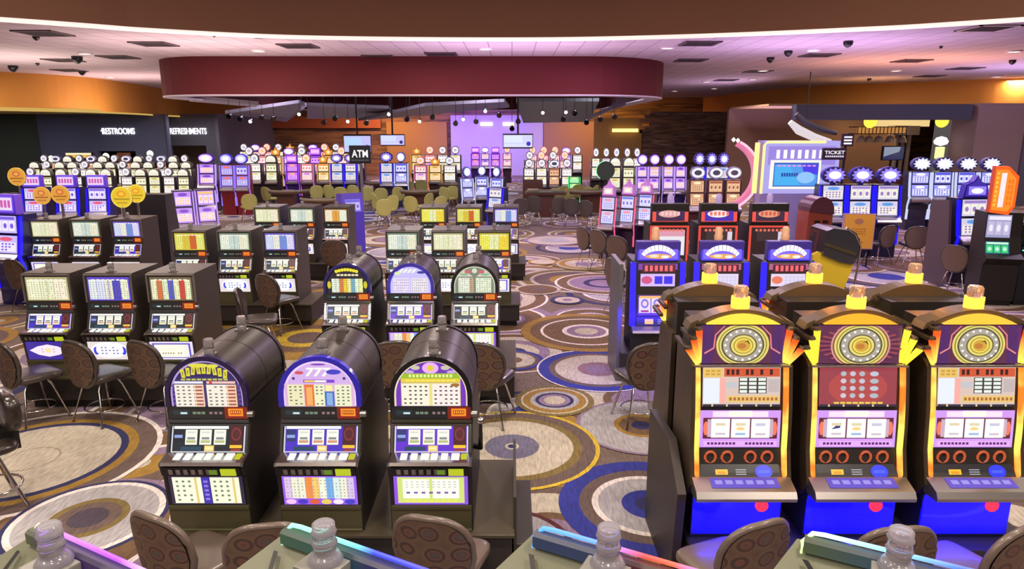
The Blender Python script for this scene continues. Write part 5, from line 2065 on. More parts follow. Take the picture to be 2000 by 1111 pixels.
modern('blue', (atY(968, 340, 21.5)[0], 21.5, 0), R(-30), 'single blue slot machine in front of the middle pod', None, .9, 1, 'none')
GR_ = 'far machines right of the hanging screen'
row('w', [1042 + 23 * i for i in range(5)], 0, 0, '%s slot from the left in the last row right of the hanging screen', GR_, sc=1.16, Y=38, vary=['pink', 'pink', 'pink', 'purple', 'white'])
row('w', [1036 + 24 * i for i in range(4)], 0, 0, '%s slot from the left in the middle row right of the hanging screen', GR_, sc=1.1, Y=33.5, vary=['white', 'pink', 'white', 'pink'], seed0=1)
row('w', [1035 + 26 * i for i in range(4)], 0, 0, '%s slot from the left in the near row right of the hanging screen', GR_, sc=1.0, Y=29.5, vary=['white', 'white', 'darkred', 'white'], seed0=2)
modern('green', (atY(1122, 330, 29.0)[0], 29.0, 0), 0, 'green-glowing slot machine beyond the olive chairs', None, .8, 0, 'none')
row('w', [1172, 1193, 1214, 1236, 1256], 0, 0, '%s wheel-topped white slot from the left, beyond the pink-edged machines', 'wheel-topped white machines', sc=1.2, Y=32, vary=['white'])
row('w', [1212, 1240], 0, 0, 'cream slot machine with arched top in front of the wheel-topped row, %s one', None, sc=1.12, Y=26.5, vary=['cream'])
row('purple', [1268, 1293, 1322, 1347], 0, 0, '%s tall purple slot from the left, rising behind the pink-edged machines', 'tall purple machines', sc=1.2, Y=25.0)
row('w', [1383, 1421, 1458], 0, 0, 'dark slot machine with white oval top, %s of three inside the pink arch', 'oval-topped machines inside the pink arch', sc=1.1, Y=20.3, vary=['darkred'])
row('w', [1385, 1410, 1435], 0, 0, 'blue slot machine peeking over the oval-topped three, %s one', 'blue machines behind the oval-topped three', sc=1.22, Y=24.0, vary=['blue'], seed0=1)
row('blue', [1665, 1722, 1779], 0, 0, 'blue slot machine with a white burst top, %s of three by the yellow board', 'burst-topped blue machines', sc=1.15, Y=17.5)
row('blue', [1842, 1888, 1937, 1985], 0, 0, '%s burst-topped slot from the left in the back row at far right', 'burst-topped machines in the back right row', sc=1.17, Y=22.5, vary=['whiteblue'], toppers='burst')
modern('blue', (atY(1902, 400, 14.3)[0], 14.3, 0), R(6), 'blue-lit slot machine with pink peaked top and tall dark side, at right', None, 1.13, 1, 'peak')
solo('machine_side_panel', MB().prism([(0, 0), (.75, 0), (.75, 1.75), (.25, 1.8)], -.03, .03, 'x', 0), mat('taupe_side_panel', (84, 70, 74), .4), 'tall dark side panel left of the blue machine with the peaked top', 'panel', (atY(1862, 400, 14.2)[0], 14.0, 0), R(8))

# orange topped machine at the right edge
Y = 12.6
xo, zo = atY(1953, 415, Y)
t = thing('slot_machine', 'slot machine with a tall glowing orange sign at the right edge', 'slot machine', (xo, Y, 0), R(-12))


def osign():
    a = Art((-.26, -.02, 0), step=.002)
    a.poly([(0, 0), (.44, -.04), (.56, .12), (.56, .66), (.3, .84), (0, .84)], (255, 96, 20))
    a.poly([(.03, .05), (.4, .02), (.5, .15), (.5, .62), (.28, .78), (.03, .78)], (255, 140, 40))
    a.rect(.16, .1, .28, .72, (255, 226, 230))
    a.marks(.02, .1, .14, .75, 1, 8, (250, 190, 60), .5, .6)
    a.marks(.32, .12, .46, .62, 2, 5, (240, 110, 20), .6, .7)
    return a


o = part('orange_sign', MB().prism([(-.26, 0), (.18, -.04), (.3, .12), (.3, .66), (.04, .84), (-.26, .84)], -.015, .12, 'y', 0), mat('orange_case', (200, 70, 20), .4), t)
o.location.z = zo
o.scale.x = .72
o2 = part('sign_face', osign, ART, o)
part('cabinet', MB().prism([(.5, zo), (0, zo), (-.02, 1.3), (-.12, 1.0), (-.28, .92), (-.12, .78), (-.1, .1), (.5, .1)], -.21, .4, 'x', 0), CABD, t)
part('upper_screen', scr_art(.2, 1.28, zo - .04, -.05, -.03, [(150, 150, 190), (190, 180, 214), (230, 226, 240), (120, 90, 190)], 3), ART, t)
part('lower_screen', scr_art(.2, .98, 1.22, -.14, -.06, [(30, 90, 120), (60, 200, 120), (190, 250, 210), (90, 160, 220)], 4), ART, t)
part('plinth', MB().box(-.19, .38, -.06, .48, 0, .1), BLACK, t)
t = thing('dark_cabinet', 'dark wide cabinet with two cyan light lines at the right edge', 'cabinet', (xo + .75, Y - .1, 0), 0)
part('body', MB().box(-.3, 1.4, 0, .9, 0, 1.1, 0, .02).box(-.2, 1.4, .2, .9, 1.1, 1.55, 0, .02), mat('dark_teal_cabinet', (30, 34, 40), .35), t)
part('light_line', MB().box(-.2, 1.4, .185, .2, 1.5, 1.52), lit('cyan_line', (120, 240, 220), 1.3), t)
part('light_line', MB().box(-.3, 1.4, -.015, 0, 1.04, 1.06), MATS['cyan_line'], t)

# ================================================================== CHAIRS IN THE DISTANCE
FABM = mat('brown_fabric', (104, 84, 74), .6)
for i, (px, py, rz) in enumerate(((1136, 444, -60), (1166, 450, -50), (1203, 462, -40), (1196, 506, -60))):
    chair_at(px, py, R(rz), 'dark brown chair along the aisle before the pink-edged machines, %s from the left' % ['first', 'second', 'third', 'fourth and nearest'][i], 'aisle chairs by the pink-edged machines', fab=FABM, tag='m')
chair_at(1740, 441, R(20), 'brown chair in front of the burst-topped blue machines, left of two', 'chairs before the burst-topped machines', fab=FABM, tag='m')
chair_at(1795, 443, R(-10), 'brown chair in front of the burst-topped blue machines, right of two', 'chairs before the burst-topped machines', fab=FABM, tag='m')
chair_at(1866, 480, R(-55), 'brown chair seen from its side before the orange-signed machine', None, fab=FABM, tag='m')
for i, (px, py, rz) in enumerate(((1018, 388, 10), (1043, 384, -8), (1092, 386, 6), (1116, 388, -10), (1143, 392, -40))):
    chair_at(px, py, R(rz), '%s dark chair from the left around the table past the aisle' % NUMW[i], 'dark chairs round the table past the aisle', fab=mat('dark_chair_fabric', (70, 62, 54), .6), tag='k')
for i, (px, py, rz) in enumerate(((744, 368, 20), (777, 366, -10), (800, 355, 40), (822, 352, 0), (842, 347, -20), (858, 342, 30), (840, 378, 60), (866, 366, -30), (884, 364, 0), (768, 382, 150), (750, 390, 20), (800, 384, -20), (728, 378, -60), (862, 384, 40))):
    chair_at(px, py, R(rz), '%s olive chair from the left of the group right of the ATM sign' % NUMW[sorted(range(14), key=lambda q: (744, 777, 800, 822, 842, 858, 840, 866, 884, 768, 750, 801, 728, 862)[q]).index(i)], 'olive chairs right of the ATM sign', fab=OLIVEF, rim=OLIVEF, tag='o')
for i, (px, py, rz) in enumerate(((486, 380, 30), (516, 366, -30), (596, 350, 0), (618, 363, 20), (640, 362, -20), (664, 366, 10), (688, 362, -10), (716, 366, 0))):
    chair_at(px, py, R(rz), '%s olive chair from the left of the group left of the ATM sign' % NUMW[i], 'olive chairs left of the ATM sign', fab=OLIVEF, rim=OLIVEF, tag='o')
for i, (px, py, rz) in enumerate(((1085, 368, -10), (1100, 364, 30), (1114, 368, 0), (1130, 361, 20), (1150, 366, -30), (1166, 362, 60))):
    chair_at(px, py, R(rz), '%s olive chair from the left of the group right of the brown podium' % NUMW[i], 'olive chairs right of the podium', fab=OLIVEF, rim=OLIVEF, tag='o')


def game_table(px, py, rz, label, sc=1.0):
    x, y = at(px, py, .95)
    t = thing('gaming_table', label, 'gaming table', (x, y, 0), rz, 'gaming tables in the pit')
    t.scale = (.8, .8, 1)
    half = [(-.95, .35)] + [(-.95 * math.cos(PI * k / 16), .35 - .95 * math.sin(PI * k / 16)) for k in range(17)] + [(.95, .35)]
    inn = [(-.8, .33)] + [(-.8 * math.cos(PI * k / 16), .33 - .8 * math.sin(PI * k / 16)) for k in range(17)] + [(.8, .33)]
    part('tabletop', lambda: MB().prism(half, .84, .93, 'z', 0), WOOD, t, key='gt_t')
    part('padded_rail', lambda: MB().tube([(p[0], p[1], .94) for p in half[1:-1]], .055, 8), mat('padded_rail', (120, 108, 84), .4), t, key='gt_r')
    part('felt', lambda: MB().prism(inn, .93, .938, 'z', 0), FELT, t, key='gt_f')
    part('pedestal', lambda: MB().box(-.4, .4, -.3, .2, .05, .84, 0, .01).box(-.55, .55, -.35, .3, 0, .06), WOOD, t, key='gt_p')
    part('chip_tray', lambda: MB().box(-.3, .3, .14, .3, .938, .965, 0, .004), STEEL, t, key='gt_c')


for a_ in ((560, 372, 0, 'gaming table with a pale padded rail behind the left back flat bank'), (632, 388, .2, 'gaming table just left of the ATM sign'), (815, 372, -.3, 'gaming table among the olive chairs right of the ATM sign'),
           (893, 358, .5, 'gaming table farther back right of the ATM sign'), (1066, 374, PI, 'gaming table behind the dark chairs past the aisle'), (1152, 372, .6, 'gaming table among the olive chairs beyond the podium'), (745, 356, 0, 'farthest gaming table behind the ATM sign')):
    game_table(*a_)
x, y = at(1041, 352, 1.25)
t = thing('podium', 'brown podium with a pale text plate beyond the dark chairs', 'podium', (x, y, 0))
part('body', MB().prism([(0, 0), (.5, 0), (.5, 1.25), (0, 1.12)], -.4, .4, 'x', 0), WOOD, t)
a = Art((0, -.01, .72), step=.002)
a.rect(-.22, 0, .22, .2, (206, 196, 166))
a.marks(-.2, .03, .2, .17, 5, 2, (120, 100, 70), .7, .5)
part('plate', a, PAINT, t)

# ================================================================== SIGNS, SCREENS, KIOSKS
# ATM sign on its pole, and the kiosk under it
Y = 19.0
xa, z1 = atY(702, 284, Y)
_, z0 = atY(702, 319, Y)
t = thing('atm_sign', 'black ATM sign on a pole left of centre', 'sign', (xa, Y, 0))
part('board', MB().box(-.29, .29, 0, .06, z0, z1, 0, .008), BLACK, t)
a = Art((0, -.004, (z0 + z1) / 2), step=.002)
a.rect(-.27, -.21, .27, .21, (18, 18, 22))
a.text('ATM', 0, .02, .2, (250, 250, 250), wmax=.44)
a.marks(-.24, -.18, .24, -.13, 9, 1, (80, 80, 84), .7, .7)
part('board_face', a, ART, t)
part('pole', MB().tube([(0, .03, .02), (0, .03, z0)], .035, 10), STEEL, t)
part('foot', MB().lathe([(.22, 0), (.22, .02), (.04, .04)], 0, .03, 20), STEEL, t)
t = thing('atm_kiosk', 'violet-blue glowing cash machine right of the cream-topped slots', 'cash machine', (atY(690, 400, 18.0)[0], 18.0, 0), R(30))
part('body', MB().prism([(0, 0), (.6, 0), (.6, 1.55), (.1, 1.6), (.0, 1.1)], -.28, .28, 'x', 0), mat('violet_kiosk', (84, 64, 190), .4), t)
part('side_glow', MB().box(.28, .3, .1, .5, .5, 1.4), BLUEG, t)
part('screen', scr_art(.2, 1.12, 1.45, -.01, .07, [(120, 110, 220), (190, 180, 240), (90, 80, 200), (230, 230, 250)], 2), ART, t)


def hang_screen(px0, px1, py0, py1, Y, label, tint, zc=CEIL - .03, pole=True):
    x0, z1 = atY(px0, py0, Y)
    x1, z0 = atY(px1, py1, Y)
    cx, cz, hw, hh = (x0 + x1) / 2, (z0 + z1) / 2, (x1 - x0) / 2, (z1 - z0) / 2
    t = thing('hanging_screen', label, 'screen', (cx, Y, cz), 0, None)
    part('frame', MB().box(-hw, hw, 0, .09, -hh, hh, 0, .01), BLACK, t)
    a = Art((0, -.006, 0), step=.002)
    a.rect(-hw * .96, -hh * .82, hw * .96, hh * .82, tint[0])
    a.rect(-hw * .9, -hh * .2, hw * .3, hh * .7, tint[1])
    a.ell(hw * .7, -hh * .35, hw * .14, hh * .3, tint[2])
    a.marks(-hw * .9, -hh * .7, hw * .5, -hh * .35, 6, 1, tint[1], .8, .6)
    part('screen', a, ART, t)
    part('pole', MB().tube([(0, .05, hh), (0, .05, zc - cz)], .03, 8), BLACK, t)


hang_screen(670, 726, 262, 300, 25, 'hanging screen with pale blue picture behind the ATM sign', [(190, 186, 240), (176, 206, 240), (120, 120, 220)])
hang_screen(742, 791, 262, 285, 25, 'hanging screen right of the ATM sign', [(196, 190, 244), (206, 214, 246), (50, 40, 120)])
hang_screen(982, 1041, 261, 290, 24, 'hanging screen with dark bars, right of the purple stage wall', [(206, 206, 244), (214, 226, 240), (50, 30, 190)])

# big display panel with glowing border
Y = 19.0
x0, z1 = atY(1492, 275, Y)
x1, z0 = atY(1632, 378, Y)
cx = (x0 + x1) / 2
t = thing('display_wall', 'large lilac display panel with glowing yellow border and inset blue screen', 'display', (cx, Y, 0), 0)
hw = (x1 - x0) / 2
part('panel', MB().box(-hw, hw, 0, .5, 0, z1, 0, .02), mat('lilac_panel', (150, 140, 190), .5), t)
a = Art((0, -.012, z0), step=.003)
H_ = z1 - z0
a.rect(-hw, 0, hw, H_, (170, 160, 226))
a.rect(-hw * .86, H_ * .55, hw * .9, H_ * .9, (150, 130, 214))
a.marks(-hw * .7, H_ * .66, hw * .6, H_ * .84, 7, 1, (250, 246, 255), .5, .9)
part('panel_face', a, ART, t)
part('border_light', MB().tube([(-hw + .02, -.02, z0), (-hw + .02, -.02, z1 - .12), (-hw + .1, -.02, z1 - .03), (hw * .6, -.02, z1 - .03)], .035, 8), lit('warm_border', (255, 222, 130), 1.6), t)
part('side_light', MB().box(-hw - .16, -hw - .06, .1, .2, z0, z1 - .05), MATS['warm_border'], t)
sx0, sz1 = atY(1508, 313, Y - .1)
sx1, sz0 = atY(1600, 369, Y - .1)
sc_ = part('inset_screen', MB().box(sx0 - cx, sx1 - cx, -.08, 0, sz0, sz1, 0, .015), lit('cream_screen_frame', (255, 244, 220), 1.2), t)
a = Art(((sx0 + sx1) / 2 - cx, -.09, sz0), step=.003)
w_ = (sx1 - sx0) / 2
h_ = sz1 - sz0
a.rect(-w_ * .9, h_ * .08, w_ * .9, h_ * .92, (60, 90, 190))
a.rect(-w_ * .86, h_ * .12, w_ * .86, h_ * .86, (80, 150, 226))
a.poly([(-w_ * .86, h_ * .12), (w_ * .2, h_ * .12), (-w_ * .3, h_ * .86), (-w_ * .86, h_ * .86)], (70, 170, 232))
a.poly([(w_ * .3, h_ * .6), (w_ * .86, h_ * .5), (w_ * .86, h_ * .86), (w_ * .2, h_ * .86)], (70, 60, 220))
a.marks(-w_ * .6, h_ * .42, w_ * .1, h_ * .58, 7, 1, (30, 60, 150), .7, .8)
a.ell(w_ * .4, h_ * .4, w_ * .36, h_ * .2, (140, 190, 240))
a.marks(-w_ * .8, h_ * .78, w_ * .8, h_ * .84, 8, 1, (226, 150, 230), .7, .8)
part('screen', a, ART, sc_)

# ticket sign boards
Y = 18.6
x0, z1 = atY(1608, 289, Y)
x1, z0 = atY(1652, 312, Y)
t = thing('ticket_sign', 'dark TICKET sign board at the upper right of the big display', 'sign', ((x0 + x1) / 2, Y, (z0 + z1) / 2))
hw, hh = (x1 - x0) / 2, (z1 - z0) / 2
part('board', MB().box(-hw, hw, 0, .08, -hh, hh, 0, .01), mat('aubergine_board', (50, 26, 44), .5), t)
a = Art((0, -.006, 0), step=.002)
a.text('TICKET', 0, hh * .25, hh * .6, (240, 236, 246), wmax=hw * 1.7)
a.marks(-hw * .8, -hh * .6, hw * .8, -hh * .25, 9, 1, (226, 220, 236), .7, .8)
part('lettering', a, ART, t)
part('pole', MB().tube([(hw * .9, .05, -(z0 + z1) / 2), (hw * .9, .05, 0), (hw * .9, .05, hh * 3.4)], .035, 8), BLACK, t)
part('upper_board', MB().box(hw * .5, hw * 1.5, 0, .06, hh * 1.3, hh * 3.4, 0, .005), MATS['aubergine_board'], t)
a = Art((hw, -.006, hh * 2.3), step=.002)
a.marks(-hw * .4, -hh * .8, hw * .4, hh * .8, 1, 3, (236, 232, 244), .85, .55)
part('upper_lettering', a, ART, t)

# pink glowing arch
Y = 19.4
xc, zc_ = atY(1405, 342, Y)
pts_o, pts_i = [], []
for k in range(25):
    an = R(-62 + 124 * k / 24)
    pts_o.append((1.15 * math.cos(an), 1.05 * math.sin(an)))
    pts_i.append((.97 * math.cos(an), .9 * math.sin(an)))
t = thing('lit_arch', 'curved pink glowing arch right of the oval-topped machines', 'light arch', (xc, Y, zc_))
prof = pts_o + pts_i[::-1]
m = MB()
n = len(pts_o)
vs = [(p[0], y_, p[1]) for y_ in (0, .25) for q in (pts_o, pts_i) for p in q]
fs = []
for k in range(n - 1):
    fs += [[k, k + 1, n + k + 1, n + k], [2 * n + k, 3 * n + k, 3 * n + k + 1, 2 * n + k + 1], [k, 2 * n + k, 2 * n + k + 1, k + 1], [n + k, n + k + 1, 3 * n + k + 1, 3 * n + k]]
m.add(vs, fs)
part('arch_body', m, mat('pink_arch', (190, 110, 140), .4, em=(226, 130, 170), es=.55), t)
part('arch_light', MB().tube([(p[0] * .97, -.01, p[1] * .97) for p in pts_o], .035, 8), lit('arch_tube', (246, 190, 214), 1.2), t)
part('post', MB().box(.5, .62, .05, .2, -zc_, -.9, 0, .01), CABD, t)
part('bulb_cluster', MB().lathe([(.01, -.06), (.06, 0), (.01, .06)], .45, 0, 12, 0, .95).lathe([(.01, -.06), (.06, 0), (.01, .06)], .33, 0, 12, 0, .97), LW, t)

# green ring lit round sign back
Y = 20.5
x, z = atY(1183, 333, Y)
t = thing('round_sign', 'dark round sign with a thin green light on its left rim', 'sign', (x, Y, z))
part('disc', MB().tube([(0, 0, 0), (0, .12, 0)], .27, 32), mat('green_lit_disc', (44, 58, 46), .4), t)  # green light falling on the disc is put into its colour
part('rim_light', MB().tube([(.28 * math.cos(R(100 + 9 * k)), -.01, .28 * math.sin(R(100 + 9 * k))) for k in range(16)], .014, 6), lit('green_rim', (150, 250, 180), 1.2), t)
part('post', MB().tube([(0, .06, -.25), (0, .06, -z)], .04, 8), BLACK, t)

# yellow notice board on an easel
Y = 16.1
x = atY(1676, 450, Y)[0]
t = thing('notice_board', 'ochre yellow notice board on black feet in front of the blue machines', 'sign', (x, Y, 0), R(-6))
z1 = atY(1680, 417, Y)[1]
part('board', MB().box(-.37, .37, 0, .03, .45, z1, 0, .004), mat('lilac_frame', (170, 140, 160), .5), t)
a = Art((0, -.004, .45), step=.002)
h_ = z1 - .45
a.rect(-.33, .02, .35, h_ - .02, (214, 160, 62))
a.ell(0, h_ * .78, .1, .07, (170, 120, 90), 16)
a.marks(-.14, h_ * .4, .18, h_ * .6, 5, 3, (176, 120, 50), .7, .4)
a.marks(-.12, h_ * .15, .14, h_ * .25, 3, 1, (180, 120, 50), .7, .5)
part('board_face', a, PAINT, t)
part('foot', MB().box(-.3, -.26, -.2, .25, 0, .03), BLACK, t)
part('foot', MB().box(.26, .3, -.2, .25, 0, .03), BLACK, t)
part('upright', MB().box(-.295, -.265, .03, .05, .03, z1 * .7), BLACK, t)
part('upright', MB().box(.265, .295, .03, .05, .03, z1 * .7), BLACK, t)

# red-brown kiosk with rounded hood
Y = 13.6
x, _ = atY(1600, 450, Y)
z1 = atY(1594, 386, Y)[1]
t = thing('slot_machine', 'red-brown machine back with rounded hood and two dark slots, beside the yellow board', 'slot machine', (x, Y, 0), R(8))
prof = [(-.27, 0), (.27, 0), (.26, z1 - .35)] + [(.25 * math.cos(PI * k / 12), z1 - .28 + .28 * math.sin(PI * k / 12)) for k in range(13)] + [(-.26, z1 - .35)]
part('back_panel', MB().prism(prof, 0, .4, 'y', 0), mat('red_brown_lacquer', (140, 62, 48), .4, coat=.3), t)
part('hood', MB().prism([(p[0] * 1.05, p[1] + .015) for p in prof[2:-1]], -.03, .42, 'y', 0), mat('plum_hood', (84, 44, 60), .35, coat=.4), t)
part('slot', MB().box(-.13, -.03, -.045, -.02, z1 - .5, z1 - .45), BLACK, t)
part('slot', MB().box(.05, .15, -.045, -.02, z1 - .5, z1 - .45), BLACK, t)

# machine turned sideways with yellow flank and black hood
Y = 10.0


def pp(px, py):
    q = atY(px, py, Y)
    return (q[0], q[1])


xm = pp(1620, 520)[0]
t = thing('slot_machine', 'sideways slot machine with a bright yellow flank and black slanted hood', 'slot machine', (xm, Y, 0), 0)


def rel(l):
    return [(pp(*p)[0] - xm, max(pp(*p)[1], 0)) for p in l][::-1]


part('yellow_flank', MB().prism(rel([(1588, 498), (1600, 492), (1640, 512), (1668, 516), (1650, 560), (1640, 690), (1590, 690)]), 0, .08, 'y', 0), mat('yellow_lacquer', (214, 184, 44), .35, coat=.3), t)
part('cabinet', MB().prism(rel([(1592, 500), (1660, 520), (1645, 690), (1592, 690)]), .08, .6, 'y', 0), CABD, t)
part('hood', MB().prism(rel([(1604, 497), (1612, 450), (1625, 445), (1662, 450), (1676, 466), (1672, 500), (1662, 515), (1640, 511)]), -.06, .5, 'y', 0), mat('black_hood', (44, 44, 54), .3, coat=.5), t)
part('hood_band', MB().prism(rel([(1606, 478), (1608, 472), (1668, 492), (1666, 498)]), -.075, -.06, 'y', 0), mat('dark_bronze_band', (90, 82, 60), .3, .5), t)
part('chrome_edge', MB().tube([(p[0], -.05, p[1]) for p in rel([(1650, 444), (1668, 456), (1677, 480), (1672, 520), (1664, 560)])], .018, 8), CHROME, t)

# ---------------- bar alcove on the right
Y = 33.0
def bx(px0, px1, py0, py1, Y, d=.3):
    x0, z1 = atY(px0, py0, Y)
    x1, z0 = atY(px1, py1, Y)
    return x0, x1, z0, z1


x0, x1, z0, z1 = bx(1676, 1772, 247, 262, Y)
t = thing('bar_canopy', 'gold-lit wicker canopy hanging over the bar at far right', 'canopy', ((x0 + x1) / 2, Y, z0))
hw = (x1 - x0) / 2
part('frame', MB().box(-hw, hw, 0, .9, 0, .04).box(-hw, hw, 0, .9, z1 - z0 - .04, z1 - z0), WOOD, t)
m = MB()
for k in range(14):
    u = -hw + k * 2 * hw / 13.5
    m.box(u, u + .03, -.01, .02, 0, z1 - z0)
part('slats', m, WOOD, t)
part('glow_panel', MB().box(-hw + .02, hw - .02, .05, .1, .04, z1 - z0 - .04), lit('gold_canopy', (196, 136, 70), .9), t)
x0, x1, z0, z1 = bx(1715, 1815, 229, 247, 35.6)
solo('bar_light_panel', MB().box(x0, x1, 35.6, 35.99, z0, z1), lit('cream_bar_light', (240, 206, 140), 1.0), 'cream glowing panel above the bar canopy', 'light panel')
x0, x1, z0, z1 = bx(1772, 1820, 245, 264, 32.8)
t = thing('bar_post', 'grey capital block on pale bar posts, right of the canopy', 'post', ((x0 + x1) / 2, 33.8, 0))
hw = (x1 - x0) / 2
part('capital', MB().box(-hw, hw, 0, .7, z0, z1, 0, .02), mat('grey_capital', (176, 170, 180), .5), t)
for u in (-.3, 0, .3):
    part('shaft', MB().tube([(u, .3, .0), (u, .3, z0)], .09, 12), mat('pale_shaft', (150, 142, 136), .4), t)
for i, (px, py) in enumerate(((1700, 237), (1840, 236))):
    x, z = atY(px, py, 32.5)
    t = thing('globe_lamp', 'yellow globe lamp under the navy beam, %s one' % ['left', 'right'][i], 'lamp', (x, 32.5, z), 0, 'globe lamps at the bar')
    part('globe', MB().lathe([(.02, -.3)] + [(.28 * math.cos(R(a)), .3 * math.sin(R(a))) for a in range(-75, 80, 15)] + [(.02, .3)], seg=16), lit('globe_yellow', (255, 214, 70), 1.5), t)
    part('hanger', MB().tube([(0, 0, .28), (0, 0, 4.2 - z)], .02, 6), BLACK, t)
for i, px in enumerate((1682, 1697, 1716, 1738, 1762)):
    x, z = atY(px, 272, 33.3)
    zcan = atY(1700, 262, 33.0)[1]
    t = thing('pendant_lamp', '%s small grey pendant shade from the left below the bar canopy' % NUMW[i], 'lamp', (x, 33.3, z), 0, 'pendant shades over the bar')
    part('shade', lambda: MB().lathe([(.22, -.15), (.13, .12), (.03, .15)], seg=14), mat('pendant_grey', (170, 160, 160), .4), t, key='pend')
    part('cord', MB().tube([(0, 0, .15), (0, 0, zcan - z)], .012, 6), BLACK, t)
x0, x1, z0, z1 = bx(1722, 1768, 285, 313, 32.0)
t = thing('bar_screen', 'tilted dark television above the bar behind the burst-topped machines', 'television', ((x0 + x1) / 2, 32, (z0 + z1) / 2), R(12))
hw, hh = (x1 - x0) / 2, (z1 - z0) / 2
part('casing', MB().box(-hw, hw, 0, .1, -hh, hh, 0, .02), BLACK, t)
a = Art((0, -.006, 0), step=.003)
a.rect(-hw * .93, -hh * .9, hw * .93, hh * .9, (40, 44, 84))
a.poly([(-hw * .9, -hh * .5), (hw * .5, hh * .2), (hw * .6, hh * .85), (-hw * .9, hh * .85)], (130, 140, 160))
part('screen', a, ART, t)
part('stand', MB().tube([(0, .12, -hh), (0, .12, -(z0 + z1) / 2)], .05, 8), BLACK, t)
x, z = atY(1838, 276, 31)
t = thing('lit_figure_sign', 'small glowing white and yellow sign right of the bar posts', 'sign', (x, 31, z))
part('upper_light', MB().lathe([(.02, -.2), (.25, -.12), (.3, 0), (.2, .16), (.02, .22)], 0, 0, 16), lit('white_lilac', (236, 226, 255), 1.5), t)
part('lower_light', MB().box(-.16, .16, -.1, .1, -.75, -.24, 0, .03), lit('pale_yellow', (250, 240, 150), 1.4), t)
part('post', MB().tube([(0, .05, -.7), (0, .05, -z)], .05, 8), BLACK, t)
x0, x1, z0, z1 = bx(1690, 1850, 320, 345, 32.2)
t = thing('bar_counter', 'dark bar counter behind the burst-topped machines', 'counter', ((x0 + x1) / 2, 32.5, 0))
hw = (x1 - x0) / 2
part('front', MB().box(-hw, hw, 0, .6, 0, 1.05, 0, .02), WOOD, t)
part('worktop', MB().box(-hw - .05, hw + .05, -.05, .7, 1.05, 1.1, 0, .01), STEEL, t)
# curved white bench-like light fixture (upper right)
pts = [atY(px, py, 27)[0:2] for px, py in ((1543, 238), (1560, 254), (1590, 268), (1622, 276))]
t = thing('curved_light_fixture', 'curved white light fixture slanting down toward the ticket sign', 'light fixture', (0, 27, 0))
part('diffuser', MB().tube([(p[0], 0, p[1]) for p in pts], [.1, .17, .15, .08], 12), lit('fixture_white', (236, 224, 230), .9), t)
part('truss', MB().tube([(p[0] + .25, .1, p[1] + .3) for p in pts], [.1, .12, .12, .08], 10), mat('truss_navy', (52, 50, 72), .5), t)
part('hanger', MB().tube([(pts[1][0] + .3, .1, pts[1][1] + .3), (pts[1][0] + .3, .1, CEIL - .04)], .02, 6), BLACK, t)

# ---------------- left wall details
for i, (px, py) in enumerate(((100, 310), (207, 305), (293, 300))):
    x, z = atY(px, py, 35.5)
    t = thing('globe_lamp', '%s pale green glowing globe lamp before the restroom wall' % ORD3[i], 'lamp', (x, 35.5, z), 0, 'globe lamps before the restroom wall')
    part('globe', MB().lathe([(.02, -.16)] + [(.15 * math.cos(R(a)), .16 * math.sin(R(a))) for a in range(-75, 80, 15)] + [(.02, .16)], seg=14), lit('globe_green_white', (240, 255, 206), 2.0), t)
    part('pole', MB().tube([(0, 0, -.15), (0, 0, -z)], .03, 8), BLACK, t)
x0, x1, z0, z1 = bx(126, 179, 298, 309, 36.8)
t = thing('lit_sign_band', 'gold-lit sign band low on the restroom wall', 'sign', ((x0 + x1) / 2, 36.85, z0))
hw = (x1 - x0) / 2
part('box', MB().box(-hw, hw, 0, .13, 0, z1 - z0, 0, .01), BLACK, t)
a = Art((0, -.006, 0), step=.003)
a.rect(-hw * .97, .02, hw * .97, z1 - z0 - .02, (206, 150, 70))
a.rect(-hw * .97, (z1 - z0) * .6, hw * .97, z1 - z0 - .02, (250, 236, 190))
a.marks(-hw * .5, .03, hw * .6, (z1 - z0) * .55, 4, 1, (240, 180, 60), .7, .8)
part('face', a, ART, t)
x0, x1, z0, z1 = bx(228, 266, 298, 400, 36.9)
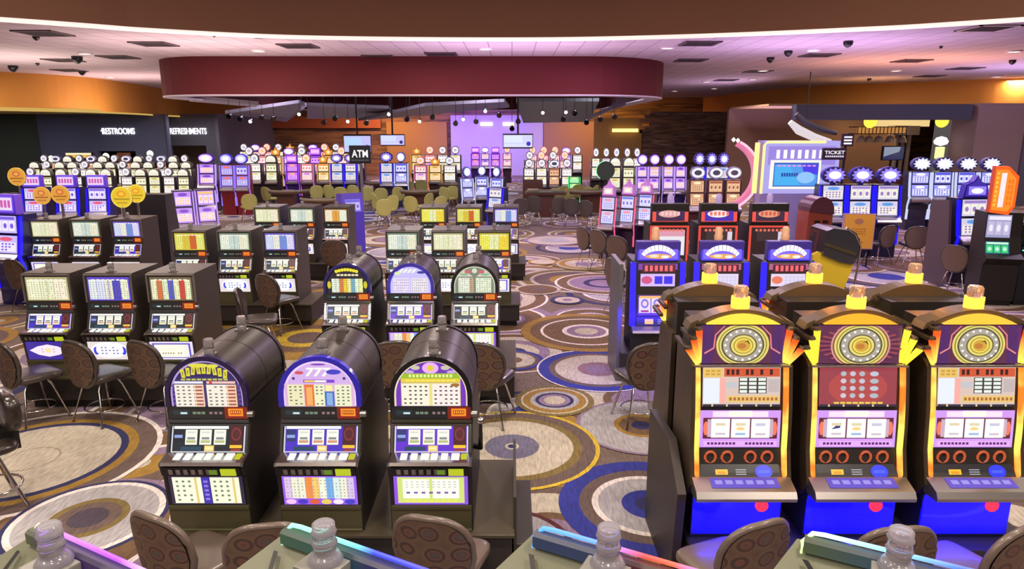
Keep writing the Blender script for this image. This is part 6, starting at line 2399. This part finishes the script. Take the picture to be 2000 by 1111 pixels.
t = thing('door_panel', 'brown wooden door in the restroom wall right of the gold-lit band', 'door', ((x0 + x1) / 2, 36.9, 0))
hw = (x1 - x0) / 2
part('leaf', MB().box(-hw, hw, 0, .08, 0, z1, 0, .01), mat('door_brown', (140, 84, 46), .5), t)
part('handle', MB().box(hw - .2, hw - .14, -.05, 0, 1.0, 1.25), STEEL, t)
# golden light slots on the back wall
for i, (px0, px1, py) in enumerate(((938, 962, 243), (982, 1004, 243))):
    x0, x1, z0, z1 = bx(px0, px1, py - 4, py + 3, 49.6)
    solo('wall_light_bar', MB().box(x0, x1, 49.6, 49.9, z0, z1), lit('cream_bar', (255, 246, 190), 1.6), 'cream light bar high on the purple stage wall, %s of two' % ['left', 'right'][i], 'wall light', group='light bars on the stage wall')
x0, x1, z0, z1 = bx(1196, 1246, 251, 258, 43.8)
solo('wall_light_bar', MB().box(x0, x1, 43.7, 43.9, z0, z1), lit('gold_bar', (250, 220, 140), 1.5), 'warm light bar on the golden wall right of the stage', 'wall light')
x0, x1, z0, z1 = bx(1160, 1252, 256, 300, 44)
struct('wall_gold', MB().box(x0, x1, 44.0, 44.2, 0, z1 + .8), mat('gold_lit_wall', (170, 126, 60), .6))
# orange band, stage wall and gold-lit zones of the back wall
x0, x1, z0, z1 = bx(430, 745, 228, 250, 49.9)
struct('trim_9', MB().box(x0, x1, 49.6, 49.9, z0, z1), mat('orange_band', (176, 96, 50), .6))
x0, x1, z0, z1 = bx(880, 1060, 225, 350, 49.8)
struct('wall_stage', MB().box(x0, x1, 49.7, 49.9, 0, z1), mat('pale_stage_wall', (196, 190, 206), .7))
x0, x1, z0, z1 = bx(755, 875, 238, 350, 49.8)
struct('wall_gold_lit_left', MB().box(x0, x1, 49.6, 49.9, 0, z1), mat('gold_lit_wall', (170, 126, 60), .6))  # gold light on this stretch of wall is put into its colour
x0, x1, z0, z1 = bx(1062, 1160, 238, 350, 49.8)
struct('wall_golden_right', MB().box(x0, x1, 49.6, 49.9, 0, z1), mat('rose_gold_wall', (160, 120, 96), .6))
